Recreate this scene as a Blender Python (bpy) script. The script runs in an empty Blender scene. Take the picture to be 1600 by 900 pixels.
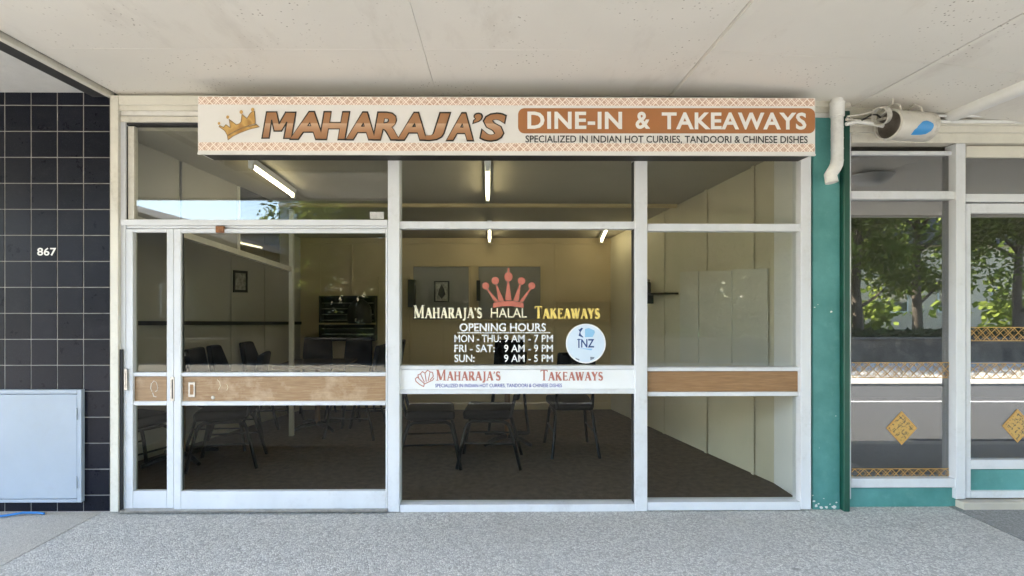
import bpy, bmesh, math, random
from mathutils import Vector, Matrix
random.seed(7)
SC = bpy.context.scene
COL = SC.collection
R = math.radians
# ------------------------------------------------------------------ camera
CAMD, CAMZ, YAW = 3.636, 1.486, 0.0075
cam = bpy.data.cameras.new('camera'); co = bpy.data.objects.new('camera', cam); COL.objects.link(co)
co.location = (0, -CAMD, CAMZ); co.rotation_euler = (math.pi/2, 0, -YAW)
cam.sensor_width = 36; cam.lens = 18.0
cam.shift_x = 19/1600; cam.shift_y = 20/1600
cam.clip_start = 0.02; cam.clip_end = 2000
SC.camera = co
# ------------------------------------------------------------------ light
SUN_EL, SUN_AZ = 43.0, -60.0          # azimuth measured from the street normal (-y) towards -x
W = bpy.data.worlds.new('World'); SC.world = W; W.use_nodes = True
nt = W.node_tree; bg = nt.nodes['Background']
sky = nt.nodes.new('ShaderNodeTexSky'); sky.sky_type = 'NISHITA'; sky.sun_disc = False
sd = Vector((math.sin(R(SUN_AZ))*math.cos(R(SUN_EL)), -math.cos(R(SUN_AZ))*math.cos(R(SUN_EL)), math.sin(R(SUN_EL))))
sky.sun_elevation = R(SUN_EL); sky.sun_rotation = math.atan2(sd.x, sd.y)
sky.air_density = 1.0; sky.dust_density = 0.6; sky.ozone_density = 1.0
nt.links.new(sky.outputs[0], bg.inputs[0]); bg.inputs[1].default_value = 0.13
sl = bpy.data.lights.new('sun', 'SUN'); sl.energy = 5.0; sl.angle = R(0.5); sl.color = (1, .94, .84)
so = bpy.data.objects.new('sun', sl); COL.objects.link(so)
so.rotation_euler = (-sd).to_track_quat('-Z', 'Y').to_euler(); so.location = (-10, -20, 20)
SC.view_settings.view_transform = 'Standard'; SC.view_settings.look = 'None'
SC.view_settings.exposure = 3.85; SC.view_settings.gamma = 1.0
SC.render.engine = 'CYCLES'
SC.cycles.max_bounces = 10; SC.cycles.diffuse_bounces = 6; SC.cycles.glossy_bounces = 5
SC.cycles.transparent_max_bounces = 24; SC.cycles.caustics_reflective = False; SC.cycles.caustics_refractive = False
SC.cycles.sample_clamp_indirect = 6; SC.cycles.use_denoising = True
# ------------------------------------------------------------------ measuring: photo pixel + real depth -> place
def P(px, py, y=0.0):
    dx, dz = (px-781)/800, (470-py)/800
    vx, vy = math.sin(YAW)+math.cos(YAW)*dx, math.cos(YAW)-math.sin(YAW)*dx
    t = (y+CAMD)/vy
    return t*vx, CAMZ+t*dz
def X(px, y=0.0): return P(px, 470, y)[0]
def Z(py, px=781, y=0.0): return P(px, py, y)[1]
def K(k): return (k-1)*CAMD                      # relative depth -> y
def E(v): return v/220.0                         # facade pixels -> metres
# ------------------------------------------------------------------ materials
def srgb(r, g, b):
    f = lambda c: (c/255/12.92) if c/255 <= .04045 else ((c/255+.055)/1.055)**2.4
    return (f(r), f(g), f(b))
class NT:
    def __init__(s, name):
        s.m = bpy.data.materials.new(name); s.m.use_nodes = True
        s.t = s.m.node_tree; s.b = s.t.nodes['Principled BSDF']; s.o = s.t.nodes['Material Output']
        s.pos = s.t.nodes.new('ShaderNodeNewGeometry').outputs['Position']
    def n(s, ty, **kw):
        q = s.t.nodes.new('ShaderNode'+ty)
        for k, v in kw.items(): setattr(q, k, v)
        return q
    def l(s, a, b): s.t.links.new(a, b)
    def math(s, op, a, b=None, c=None):
        q = s.n('Math', operation=op)
        for i, v in enumerate((a, b, c)):
            if v is None: continue
            if hasattr(v, 'links'): s.l(v, q.inputs[i])
            else: q.inputs[i].default_value = v
        return q.outputs[0]
    def noise(s, scale, detail=4, rough=.55, vec=None, stretch=None):
        q = s.n('TexNoise'); q.inputs['Scale'].default_value = scale
        q.inputs['Detail'].default_value = detail; q.inputs['Roughness'].default_value = rough
        v = vec or s.pos
        if stretch:
            mp = s.n('Mapping'); mp.inputs['Scale'].default_value = stretch; s.l(v, mp.inputs[0]); v = mp.outputs[0]
        s.l(v, q.inputs['Vector']); return q.outputs['Fac']
    def ramp(s, fac, stops):
        q = s.n('ValToRGB'); s.l(fac, q.inputs[0]); e = q.color_ramp.elements
        while len(e) < len(stops): e.new(.5)
        for i, (p, c) in enumerate(stops):
            e[i].position = p; e[i].color = (c, c, c, 1) if not hasattr(c, '__len__') else (*c[:3], 1)
        return q.outputs[0]
    def mix(s, fac, a, b, mode='MIX'):
        q = s.n('Mix', data_type='RGBA', blend_type=mode)
        if hasattr(fac, 'links'): s.l(fac, q.inputs[0])
        else: q.inputs[0].default_value = fac
        for v, i in ((a, 6), (b, 7)):
            if hasattr(v, 'links'): s.l(v, q.inputs[i])
            else: q.inputs[i].default_value = (*v[:3], 1)
        return q.outputs[2]
    def bump(s, h, strength, dist=.01):
        q = s.n('Bump'); q.inputs['Strength'].default_value = strength; q.inputs['Distance'].default_value = dist
        s.l(h, q.inputs['Height']); s.l(q.outputs[0], s.b.inputs['Normal'])
    def col(s, c):
        if hasattr(c, 'links'): s.l(c, s.b.inputs['Base Color'])
        else: s.b.inputs['Base Color'].default_value = (*c, 1)
def mk(name, c, rough=.5, var=.12, scale=6, bump=0, bscale=60, metal=0, dirt=0, dirtc=(.12, .09, .06), stretch=None, spec=.5):
    q = NT(name)
    f = q.noise(scale, 5, .6, stretch=stretch)
    lo, hi = [v*(1-var) for v in c], [min(1, v*(1+var)) for v in c]
    cc = q.mix(q.ramp(f, ((.3, 0), (.7, 1))), lo, hi)
    if dirt:
        g = q.noise(3.3, 8, .72); g2 = q.noise(38, 4, .6)
        gm = q.math('MULTIPLY', q.ramp(g, ((.5, 0), (.72, 1))), q.ramp(g2, ((.42, .2), (.66, 1))))
        cc = q.mix(q.math('MULTIPLY', gm, dirt), cc, dirtc)
    q.col(cc)
    q.b.inputs['Roughness'].default_value = rough; q.b.inputs['Metallic'].default_value = metal
    q.b.inputs['Specular IOR Level'].default_value = spec
    if bump: q.bump(q.noise(bscale, 4, .6), bump, .004)
    return q.m
M = {}
M['alu'] = mk('white_aluminium', (.65, .66, .68), .42, .05, 5, .05, 150, dirt=.35, dirtc=(.30, .28, .25), stretch=(1, 1, .25))
M['cream'] = mk('cream_paint', (.66, .63, .55), .5, .07, 4, .12, 40, dirt=.45, dirtc=(.22, .17, .11))
M['rubber'] = mk('black_rubber', (.012, .012, .014), .6, .2)
M['trim_white'] = mk('white_paint', (.72, .70, .66), .5, .06, 5, .1, 50, dirt=.4, dirtc=(.25, .2, .15))
M['signwhite'] = mk('sign_white', srgb(226, 223, 219), .38, .02, 2, dirt=.08, dirtc=(.4, .36, .3))
M['signblack'] = mk('sign_black', (.018, .016, .015), .55, .4, 9, .2, 60, dirt=.3, dirtc=(.12, .12, .11))
M['black_ink'] = mk('black_ink', (.02, .017, .015), .5, .05)
M['brown_ink'] = mk('brown_ink', srgb(168, 111, 67), .42, .06, 6)
M['white_ink'] = mk('white_ink', (.8, .78, .75), .5, .03)
M['white_vinyl'] = mk('white_vinyl', (.80, .81, .82), .5, .03)
M['cream_vinyl'] = mk('cream_vinyl', (.82, .76, .56), .5, .05)
M['gold_vinyl'] = mk('gold_vinyl', (.80, .60, .16), .45, .15, 14)
M['red_vinyl'] = mk('red_vinyl', srgb(184, 106, 88), .45, .08, 12)
M['rust_ink'] = mk('rust_ink', srgb(178, 112, 98), .5, .05)
M['blue_ink'] = mk('blue_ink', srgb(52, 62, 158), .5, .05)
M['navy_ink'] = mk('navy_ink', srgb(38, 70, 128), .5, .05)
M['pale_blue'] = mk('pale_blue_ink', srgb(205, 220, 236), .4, .03)
M['mid_blue'] = mk('mid_blue_ink', srgb(140, 190, 226), .4, .03)
M['grey_ink'] = mk('grey_ink', srgb(120, 132, 150), .5, .05)
q = NT('teal_paint'); f = q.noise(2.2, 6, .65); g = q.noise(11, 5, .7); h = q.noise(1.2, 3, .5, stretch=(1, 1, .5))
cc = q.mix(q.ramp(f, ((.35, 0), (.7, 1))), srgb(68, 130, 126), srgb(96, 158, 155)); cc = q.mix(q.math('MULTIPLY', q.ramp(g, ((.55, 0), (.75, 1))), .35), cc, srgb(120, 170, 166))
cc = q.mix(q.math('MULTIPLY', q.ramp(h, ((.5, 0), (.7, 1))), .3), cc, srgb(52, 98, 92)); q.col(cc); q.b.inputs['Roughness'].default_value = .5; q.bump(q.noise(16, 5, .65), .35, .005); M['teal'] = q.m
M['dkgreen'] = mk('dark_green_paint', srgb(20, 72, 58), .45, .15, 5)
M['pvc'] = mk('pvc_pipe', (.78, .775, .75), .4, .05, 8, dirt=.35, dirtc=(.2, .17, .13))
M['lampwhite'] = mk('lamp_body', (.58, .55, .49), .45, .08, 9, .1, 40, dirt=.7, dirtc=(.12, .10, .07))
M['lampdark'] = mk('lamp_inside', (.15, .13, .11), .5, .3, 20)
M['sticker_blue'] = mk('blue_sticker', srgb(48, 140, 205), .4, .05)
M['steel_black'] = mk('dark_steel', (.035, .034, .034), .55, .3, 6, .1, 30)
M['cabinet'] = mk('grey_cabinet_paint', srgb(158, 168, 180), .45, .05, 3, .05, 30, dirt=.25, dirtc=(.3, .3, .3))
M['steel'] = mk('bright_steel', (.42, .40, .37), .35, .2, 30, metal=.9)
M['rust'] = mk('rusty_steel', (.28, .12, .05), .8, .5, 60, .4, 120)
M['dark'] = mk('dark_recess', (.02, .02, .02), .7, .2)
M['vinyl_black'] = mk('black_seat_vinyl', (.0035, .0035, .004), .5, .2, 9, .15, 140, spec=.14)
M['tube_black'] = mk('black_tube', (.004, .004, .0045), .4, .2, spec=.2)
M['brown_post'] = mk('brown_post', (.20, .10, .04), .4, .2)
M['tabletop'] = mk('table_laminate', (.10, .075, .06), .25, .2, 14)
M['wall_in'] = mk('room_wall', (.56, .45, .27), .55, .05, 2, .05, 30, dirt=.06)
M['wall_grey'] = mk('room_wall_grey', (.47, .44, .37), .55, .05, 2, .05, 30)  # left wall's daylight grey, against the yellow-lit back, put into the colour
M['wall_pale'] = mk('room_wall_pale', (.58, .53, .40), .5, .05, 2, .05, 30, dirt=.06)
M['ceil_in'] = mk('room_ceiling', (.36, .33, .27), .6, .05, 2)
M['carpet'] = mk('carpet', (.10, .074, .055), .95, .3, 18, .5, 260, dirt=.25, dirtc=(.17, .14, .115))
M['grey_door'] = mk('grey_door', (.27, .255, .225), .5, .05, 3)
M['picture'] = mk('picture_print', (.36, .34, .29), .5, .5, 22)
M['paper'] = mk('paper', (.55, .54, .52), .7, .15, 60)
M['pale_board'] = mk('pale_board', (.56, .54, .46), .35, .04, 3)
M['blue_rope'] = mk('blue_rope', srgb(40, 120, 190), .6, .15, 40)
M['brass'] = mk('old_brass', (.30, .20, .10), .4, .3, 40, metal=.6)
M['roof_dark'] = mk('dark_roof', (.06, .055, .055), .7, .25, 3)
M['brick_dark'] = mk('dark_brick', (.10, .07, .055), .8, .3, 8)
M['render_white'] = mk('white_render', (.78, .77, .74), .7, .04, 2)
M['render_peach'] = mk('peach_render', (.62, .50, .38), .7, .05, 2)
M['bark'] = mk('bark', (.09, .07, .05), .9, .35, 9, .6, 25, stretch=(1, 1, .2))
M['plaster'] = mk('stippled_plaster', (.62, .61, .585), .75, .05, 9, .8, 45, dirt=.2, dirtc=(.3, .28, .25))
M['kerb'] = mk('kerb_concrete', (.40, .375, .33), .85, .12, 8, .3, 60)
M['path_far'] = mk('far_path_concrete', (.50, .455, .38), .9, .12, 3, .3, 60)
M['grass'] = mk('lawn', (.06, .10, .03), .95, .3, 5)
M['earth'] = mk('earth', (.11, .10, .075), .95, .3, 1.5)
M['lineWhite'] = mk('road_paint', (.72, .72, .70), .7, .15, 20)
# timber
q = NT('oak_laminate')
f = q.noise(5, 6, .6, stretch=(1.2, 1, 14)); g = q.noise(40, 3, .6, stretch=(.25, 1, 4)); h = q.noise(3.2, 7, .7)
cc = q.ramp(f, ((.25, srgb(134, 104, 72)), (.55, srgb(156, 126, 92)), (.8, srgb(182, 154, 118))))
cc = q.mix(q.math('MULTIPLY', q.ramp(g, ((.45, 0), (.65, 1))), .35), cc, srgb(120, 80, 48))
cc = q.mix(q.math('MULTIPLY', q.ramp(h, ((.5, 0), (.64, 1))), .55), cc, srgb(200, 176, 148))
q.col(cc); q.b.inputs['Roughness'].default_value = .45; M['timber'] = q.m
q = NT('oak_laminate_dark')
f = q.noise(5, 6, .6, stretch=(1.2, 1, 14)); g = q.noise(50, 3, .6, stretch=(.25, 1, 4))
cc = q.ramp(f, ((.25, srgb(128, 96, 62)), (.6, srgb(150, 115, 78)), (.85, srgb(168, 134, 96))))
cc = q.mix(q.math('MULTIPLY', q.ramp(g, ((.45, 0), (.65, 1))), .3), cc, srgb(116, 76, 46))
q.col(cc); q.b.inputs['Roughness'].default_value = .45; M['timber2'] = q.m
# tiles
q = NT('black_tile')
oi = q.n('ObjectInfo').outputs['Random']
f = q.noise(260, 2, .6); h = q.noise(9, 6, .7)
cc = q.mix(oi, (.005, .006, .011), (.010, .011, .018))
q.b.inputs['Specular IOR Level'].default_value = .13
cc = q.mix(q.math('MULTIPLY', q.ramp(f, ((.6, 0), (.72, 1))), .45), cc, (.06, .06, .075))
cc = q.mix(q.math('MULTIPLY', q.ramp(h, ((.55, 0), (.75, 1))), .3), cc, (.028, .028, .034))
q.col(cc); q.l(q.math('ADD', q.math('MULTIPLY', h, .3), .16), q.b.inputs['Roughness'])
q.bump(q.noise(30, 3, .6), .05, .004); M['tile'] = q.m
M['grout'] = mk('tile_grout', (.28, .27, .25), .9, .2, 12)
# soffit
def soffit_mat(name, c, amt):
    q = NT(name)
    f = q.noise(1.3, 6, .6); big = q.noise(.5, 3, .5)
    cc = q.mix(q.ramp(f, ((.3, 0), (.75, 1))), [v*.93 for v in c], c)
    cc = q.mix(q.math('MULTIPLY', q.ramp(big, ((.45, 0), (.7, 1))), .25), cc, (c[0]*.88, c[1]*.83, c[2]*.76))
    v = q.n('TexVoronoi', feature='F1'); v.inputs['Scale'].default_value = 34; v.inputs['Randomness'].default_value = 1
    q.l(q.pos, v.inputs['Vector'])
    spot = q.math('MULTIPLY', q.ramp(v.outputs['Distance'], ((.10, 1), (.2, 0))), q.ramp(q.noise(2.6, 4, .7), ((.5, 0), (.62, 1))))
    cc = q.mix(q.math('MULTIPLY', spot, .55*amt), cc, (.22, .17, .12))
    st = q.noise(2.2, 6, .65, stretch=(1, .35, 1))
    cc = q.mix(q.math('MULTIPLY', q.ramp(st, ((.56, 0), (.75, 1))), .22*amt), cc, (.36, .30, .23))
    q.col(cc); q.b.inputs['Roughness'].default_value = .6
    q.bump(q.math('ADD', q.noise(6, 5, .7), q.math('MULTIPLY', spot, -.6)), .16, .006)
    return q.m
M['soffit'] = soffit_mat('soffit_paint', (.80, .765, .70), 1.5)
# aggregate footpath
def aggregate(name, a, b, c, scale):
    q = NT(name)
    v = q.n('TexVoronoi', feature='F1'); v.inputs['Scale'].default_value = scale; q.l(q.pos, v.inputs['Vector'])
    v2 = q.n('TexVoronoi', feature='DISTANCE_TO_EDGE'); v2.inputs['Scale'].default_value = scale; q.l(q.pos, v2.inputs['Vector'])
    sep = q.n('SeparateColor'); q.l(v.outputs['Color'], sep.inputs[0])
    stone = q.ramp(sep.outputs[0], ((0, a), (.45, b), (1, c)))
    edge = q.ramp(v2.outputs['Distance'], ((.02, 1), (.12, 0)))
    cc = q.mix(q.math('MULTIPLY', edge, .75), stone, [x*.42 for x in b])
    gr = q.noise(190, 3, .7)
    cc = q.mix(q.math('MULTIPLY', q.ramp(gr, ((.52, 0), (.7, 1))), .4), cc, [x*.55 for x in a])
    big = q.noise(.9, 7, .68); cc = q.mix(q.math('MULTIPLY', q.ramp(big, ((.4, 0), (.7, 1))), .42), cc, [x*.72 for x in b])
    gv = q.n('TexVoronoi', feature='F1'); gv.inputs['Scale'].default_value = 2.6; q.l(q.pos, gv.inputs['Vector'])
    gs = q.n('SeparateColor'); q.l(gv.outputs['Color'], gs.inputs[0])
    gum = q.math('MULTIPLY', q.ramp(gv.outputs['Distance'], ((.035, 1), (.06, 0))), q.math('GREATER_THAN', gs.outputs[1], .55))
    cc = q.mix(q.math('MULTIPLY', gum, .55), cc, [x*.45 for x in a])
    st = q.noise(1.7, 6, .7, stretch=(.6, 1.3, 1)); cc = q.mix(q.math('MULTIPLY', q.ramp(st, ((.56, 0), (.74, 1))), .32), cc, [x*.6 for x in a])
    q.col(cc); q.b.inputs['Roughness'].default_value = .85
    q.bump(q.math('ADD', q.math('MULTIPLY', v2.outputs['Distance'], 2), q.math('MULTIPLY', gr, .5)), .8, .006)
    return q.m
M['agg'] = aggregate('exposed_aggregate', (.38, .365, .345), (.60, .578, .535), (.78, .752, .70), 80)
M['slab'] = mk('beige_concrete', (.40, .375, .335), .9, .14, 5, .7, 120, dirt=.4, dirtc=(.26, .23, .2))
M['slab'] = aggregate('beige_concrete', (.52, .485, .43), (.60, .56, .50), (.68, .64, .575), 120)
M['asph_path'] = aggregate('dark_path', (.24, .232, .222), (.34, .33, .318), (.43, .42, .41), 95)
M['asphalt'] = aggregate('road_asphalt', (.046, .046, .047), (.066, .066, .067), (.09, .09, .09), 60)
# stone wall
q = NT('dark_stone'); v = q.n('TexVoronoi', feature='F1'); v.inputs['Scale'].default_value = 5; q.l(q.pos, v.inputs['Vector'])
sp = q.n('SeparateColor'); q.l(v.outputs['Color'], sp.inputs[0])
q.col(q.ramp(sp.outputs[0], ((0, (.05, .045, .04)), (.5, (.09, .08, .065)), (1, (.15, .13, .105))))); q.b.inputs['Roughness'].default_value = .9
q.bump(q.noise(14, 5, .6), .8, .02); M['stone'] = q.m
# lattice prints
def lattice_mask(q, p, w, z0, off=.15):
    se = q.n('SeparateXYZ'); q.l(q.pos, se.inputs[0])
    nz = q.math('MULTIPLY', q.math('SUBTRACT', q.noise(9, 2, .5), .5), p*off)
    x = q.math('ADD', se.outputs[0], nz); z = q.math('SUBTRACT', se.outputs[2], z0)
    def ln(e, pp, ww):
        fr = q.math('FRACT', q.math('DIVIDE', e, pp))
        return q.math('LESS_THAN', q.math('ABSOLUTE', q.math('SUBTRACT', fr, .5)), ww)
    a = ln(q.math('ADD', x, z), p, w); b = ln(q.math('SUBTRACT', x, z), p, w)
    a2 = ln(q.math('ADD', q.math('ADD', x, z), p*.33), p, w*.55); b2 = ln(q.math('ADD', q.math('SUBTRACT', x, z), p*.33), p, w*.55)
    br = q.math('GREATER_THAN', q.noise(16, 3, .7), .47)
    mm = q.math('MULTIPLY', q.math('MAXIMUM', a2, b2), br)
    return q.math('MAXIMUM', q.math('MAXIMUM', a, b), mm)
q = NT('sign_lattice_print'); mk_ = lattice_mask(q, .052, .085, 0)
base = q.mix(q.ramp(q.noise(70, 3, .7), ((.4, 0), (.65, 1))), srgb(196, 162, 140), srgb(222, 198, 182))
q.col(q.mix(mk_, base, srgb(246, 232, 220))); q.b.inputs['Roughness'].default_value = .4; M['lattice'] = q.m
def gold_lattice(name, p, w, z0):
    q = NT(name); m_ = lattice_mask(q, p, w, z0, .3)
    q.col(srgb(200, 154, 80)); q.b.inputs['Roughness'].default_value = .4
    tr = q.n('BsdfTransparent'); mx = q.n('MixShader'); q.l(m_, mx.inputs[0]); q.l(tr.outputs[0], mx.inputs[1]); q.l(q.b.outputs[0], mx.inputs[2])
    q.l(mx.outputs[0], q.o.inputs[0]); return q.m
M['gold_band'] = gold_lattice('gold_lattice_film', .066, .042, 0)
M['gold'] = mk('gold_film', srgb(196, 150, 76), .35, .12, 30)
q = NT('gold_diamond_print'); m_ = lattice_mask(q, .052, .10, .013, .8)
g = q.math('MULTIPLY', m_, q.math('GREATER_THAN', q.noise(60, 2, .5), .5))
q.col(q.mix(g, srgb(196, 156, 84), (.10, .08, .05))); q.b.inputs['Roughness'].default_value = .4; M['gold_print'] = q.m
# bronze gradient lettering (a printed chrome band across the letters)
q = NT('bronze_letter'); se = q.n('SeparateXYZ'); q.l(q.pos, se.inputs[0])
zz = q.math('DIVIDE', q.math('SUBTRACT', se.outputs[2], 2.56), .20)
q.col(q.ramp(zz, ((0, srgb(154, 108, 72)), (.30, srgb(176, 132, 98)), (.50, srgb(198, 164, 134)), (.53, srgb(164, 120, 84)), (1, srgb(158, 110, 70))))); q.b.inputs['Roughness'].default_value = .4; M['bronze'] = q.m
q = NT('gold_crown_print'); se = q.n('SeparateXYZ'); q.l(q.pos, se.inputs[0])
q.col(q.ramp(q.noise(9, 2, .5), ((.35, srgb(150, 104, 50)), (.5, srgb(205, 165, 95)), (.65, srgb(170, 122, 62))))); M['crown_gold'] = q.m
# glass: thin pane, mirror share by angle, the rest passes straight through
def glass(name, f0, tint, rough=0.0, dust=0):
    q = NT(name)
    g = q.n('NewGeometry'); d = q.n('VectorMath', operation='DOT_PRODUCT'); q.l(g.outputs['Normal'], d.inputs[0]); q.l(g.outputs['Incoming'], d.inputs[1])
    c = q.math('ABSOLUTE', d.outputs['Value'])
    f = q.math('ADD', q.math('MULTIPLY', q.math('POWER', q.math('SUBTRACT', 1.0, c), 5.0), 1-f0), f0)
    tr = q.n('BsdfTransparent'); tr.inputs[0].default_value = (*tint, 1)
    gl = q.n('BsdfGlossy'); gl.inputs['Roughness'].default_value = rough; gl.inputs[0].default_value = (.95, .96, .96, 1)
    mx = q.n('MixShader'); q.l(f, mx.inputs[0]); q.l(tr.outputs[0], mx.inputs[1]); q.l(gl.outputs[0], mx.inputs[2]); last = mx.outputs[0]
    if dust:
        df = q.n('BsdfDiffuse'); df.inputs[0].default_value = (.5, .47, .42, 1); m2 = q.n('MixShader')
        q.l(q.math('MULTIPLY', q.ramp(q.noise(2.5, 5, .65), ((.25, .5), (.75, 1))), dust), m2.inputs[0]); q.l(last, m2.inputs[1]); q.l(df.outputs[0], m2.inputs[2]); last = m2.outputs[0]
    q.l(last, q.o.inputs[0])
    q.t.nodes.remove(q.b); return q.m
M['float_glass'] = glass('float_glass', .04, (.93, .94, .92))
M['clear_pane'] = glass('door_glass', .014, (.93, .94, .92))
M['glass'] = glass('clear_glass', .006, (.93, .94, .92))
M['film_glass'] = glass('tinted_film_glass', .19, (.45, .46, .46), dust=.065)
M['house_glass'] = glass('house_window_glass', .08, (.6, .62, .62))
def emit(name, c, s):
    q = NT(name); e = q.n('Emission'); e.inputs[0].default_value = (*c, 1); e.inputs[1].default_value = s
    q.l(e.outputs[0], q.o.inputs[0]); return q.m
M['tube_on'] = emit('lit_tube', (1, .86, .52), 1.7)
# leaves
q = NT('leaf'); oi = q.n('ObjectInfo').outputs['Random']
f = q.noise(1.6, 4, .7); g = q.noise(14, 2, .6)
cc = q.mix(q.ramp(f, ((.35, 0), (.65, 1))), (.06, .088, .018), (.12, .155, .035))
cc = q.mix(q.math('MULTIPLY', q.ramp(g, ((.5, 0), (.7, 1))), .6), cc, (.15, .17, .04))
df = q.n('BsdfDiffuse'); tl = q.n('BsdfTranslucent'); q.l(cc, df.inputs[0]); q.l(q.mix(.5, cc, (.36, .42, .08)), tl.inputs[0])
mx = q.n('MixShader'); mx.inputs[0].default_value = .65; q.l(df.outputs[0], mx.inputs[1]); q.l(tl.outputs[0], mx.inputs[2]); q.l(mx.outputs[0], q.o.inputs[0])
M['leaf'] = q.m
M['leaf_dark'] = mk('dark_leaf', (.040, .058, .018), .8, .35, 2.5, spec=.2)
# ------------------------------------------------------------------ mesh helpers
class MB:
    def __init__(s): s.v, s.f = [], []
    def add(s, vs, fs):
        o = len(s.v); s.v += [tuple(v) for v in vs]; s.f += [tuple(o+i for i in f) for f in fs]; return s
    def box(s, x0, x1, y0, y1, z0, z1, b=0.0):
        x0, x1 = min(x0, x1), max(x0, x1); y0, y1 = min(y0, y1), max(y0, y1); z0, z1 = min(z0, z1), max(z0, z1)
        if b <= 0:
            vs = [(x, y, z) for x in (x0, x1) for y in (y0, y1) for z in (z0, z1)]
            return s.add(vs, [(0, 1, 3, 2), (4, 6, 7, 5), (0, 4, 5, 1), (2, 3, 7, 6), (0, 2, 6, 4), (1, 5, 7, 3)])
        b = min(b, (x1-x0)*.45, (y1-y0)*.45, (z1-z0)*.45)
        bm = bmesh.new(); bmesh.ops.create_cube(bm, size=1)
        for v in bm.verts: v.co = ((x0+x1)/2+v.co.x*(x1-x0), (y0+y1)/2+v.co.y*(y1-y0), (z0+z1)/2+v.co.z*(z1-z0))
        bmesh.ops.bevel(bm, geom=bm.edges[:], offset=b, segments=1, affect='EDGES')
        bm.verts.index_update(); s.add([v.co[:] for v in bm.verts], [[v.index for v in f.verts] for f in bm.faces]); bm.free(); return s
    def tube(s, pts, r, n=10, caps=True):
        pts = [Vector(p) for p in pts]; rs = r if hasattr(r, '__len__') else [r]*len(pts); o = len(s.v); up = None
        for i, p in enumerate(pts):
            t = (pts[min(i+1, len(pts)-1)]-pts[max(i-1, 0)]).normalized()
            if up is None: up = t.orthogonal().normalized()
            u = (up-t*up.dot(t)).normalized(); up = u; w = t.cross(u)
            for k in range(n):
                a = 2*math.pi*k/n; s.v.append(tuple(p+(u*math.cos(a)+w*math.sin(a))*rs[i]))
        for i in range(len(pts)-1):
            for k in range(n):
                a, b = o+i*n+k, o+i*n+(k+1) % n; s.f.append((a, b, b+n, a+n))
        if caps: s.f.append(tuple(o+k for k in range(n))[::-1]); s.f.append(tuple(o+(len(pts)-1)*n+k for k in range(n)))
        return s
    def lathe(s, prof, n=24, at=(0, 0, 0), axis=(0, 0, 1)):
        ax = Vector(axis).normalized(); u = ax.orthogonal().normalized(); w = ax.cross(u); o = len(s.v); c = Vector(at)
        for r, h in prof:
            for k in range(n):
                a = 2*math.pi*k/n; s.v.append(tuple(c+ax*h+(u*math.cos(a)+w*math.sin(a))*r))
        for i in range(len(prof)-1):
            for k in range(n):
                a, b = o+i*n+k, o+i*n+(k+1) % n; s.f.append((a, b, b+n, a+n))
        return s
    def poly(s, pts2, y, t=0.0):       # flat shape standing in the xz plane, t thick towards the street
        n = len(pts2)
        if t <= 0: return s.add([(x, y, z) for x, z in pts2], [tuple(range(n))])
        return s.add([(x, y, z) for x, z in pts2]+[(x, y-t, z) for x, z in pts2], [tuple(range(n)), tuple(range(2*n-1, n-1, -1))]+[(i, (i+1) % n, n+(i+1) % n, n+i) for i in range(n)])
def setp(o, label=None, cat=None, group=None, kind=None):
    if label: o['label'] = label
    if cat: o['category'] = cat
    if group: o['group'] = group
    if kind: o['kind'] = kind
    return o
def wloc(p):
    v = Vector((0, 0, 0))
    while p is not None: v += p.location; p = p.parent
    return v
def obj(name, mb, mat, parent=None, smooth=False, norm=True, **kw):
    me = bpy.data.meshes.new(name); off = wloc(parent)
    me.from_pydata([(v[0]-off.x, v[1]-off.y, v[2]-off.z) for v in mb.v], [], mb.f); me.update()
    if norm:
        bm = bmesh.new(); bm.from_mesh(me); bmesh.ops.recalc_face_normals(bm, faces=bm.faces[:]); bm.to_mesh(me); bm.free()
    me.materials.append(M[mat] if isinstance(mat, str) else mat)
    if smooth:
        me.polygons.foreach_set('use_smooth', [True]*len(me.polygons))
        try: me.set_sharp_from_angle(angle=R(40))
        except Exception: pass
    o = bpy.data.objects.new(name, me); COL.objects.link(o)
    if parent: o.parent = parent
    return setp(o, **kw)
def thing(name, label, cat, loc=(0, 0, 0), group=None):
    o = bpy.data.objects.new(name, None); COL.objects.link(o); o.location = loc; o.empty_display_size = .1
    return setp(o, label, cat, group)
def box(name, mat, parent, x0, x1, y0, y1, z0, z1, b=0.002, **kw):
    return obj(name, MB().box(x0, x1, y0, y1, z0, z1, b), mat, parent, **kw)
def pbox(name, mat, parent, a, b_, c, d, y0=-.03, y1=.03, bev=.002, **kw):      # photo pixels left,right,top,bottom at depth y0
    x0 = X(a, y0); x1 = X(b_, y0); xm = (a+b_)/2
    return obj(name, MB().box(x0, x1, y0, y1, Z(d, xm, y0), Z(c, xm, y0), bev), mat, parent, **kw)
def pane(parent, a, b_, c, d, y=.012, mat='glass', name='window_pane'):
    return pbox(name, mat, parent, a-2, b_+2, c-2, d+2, y, y+.006, 0)
FONT = {}
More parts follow.
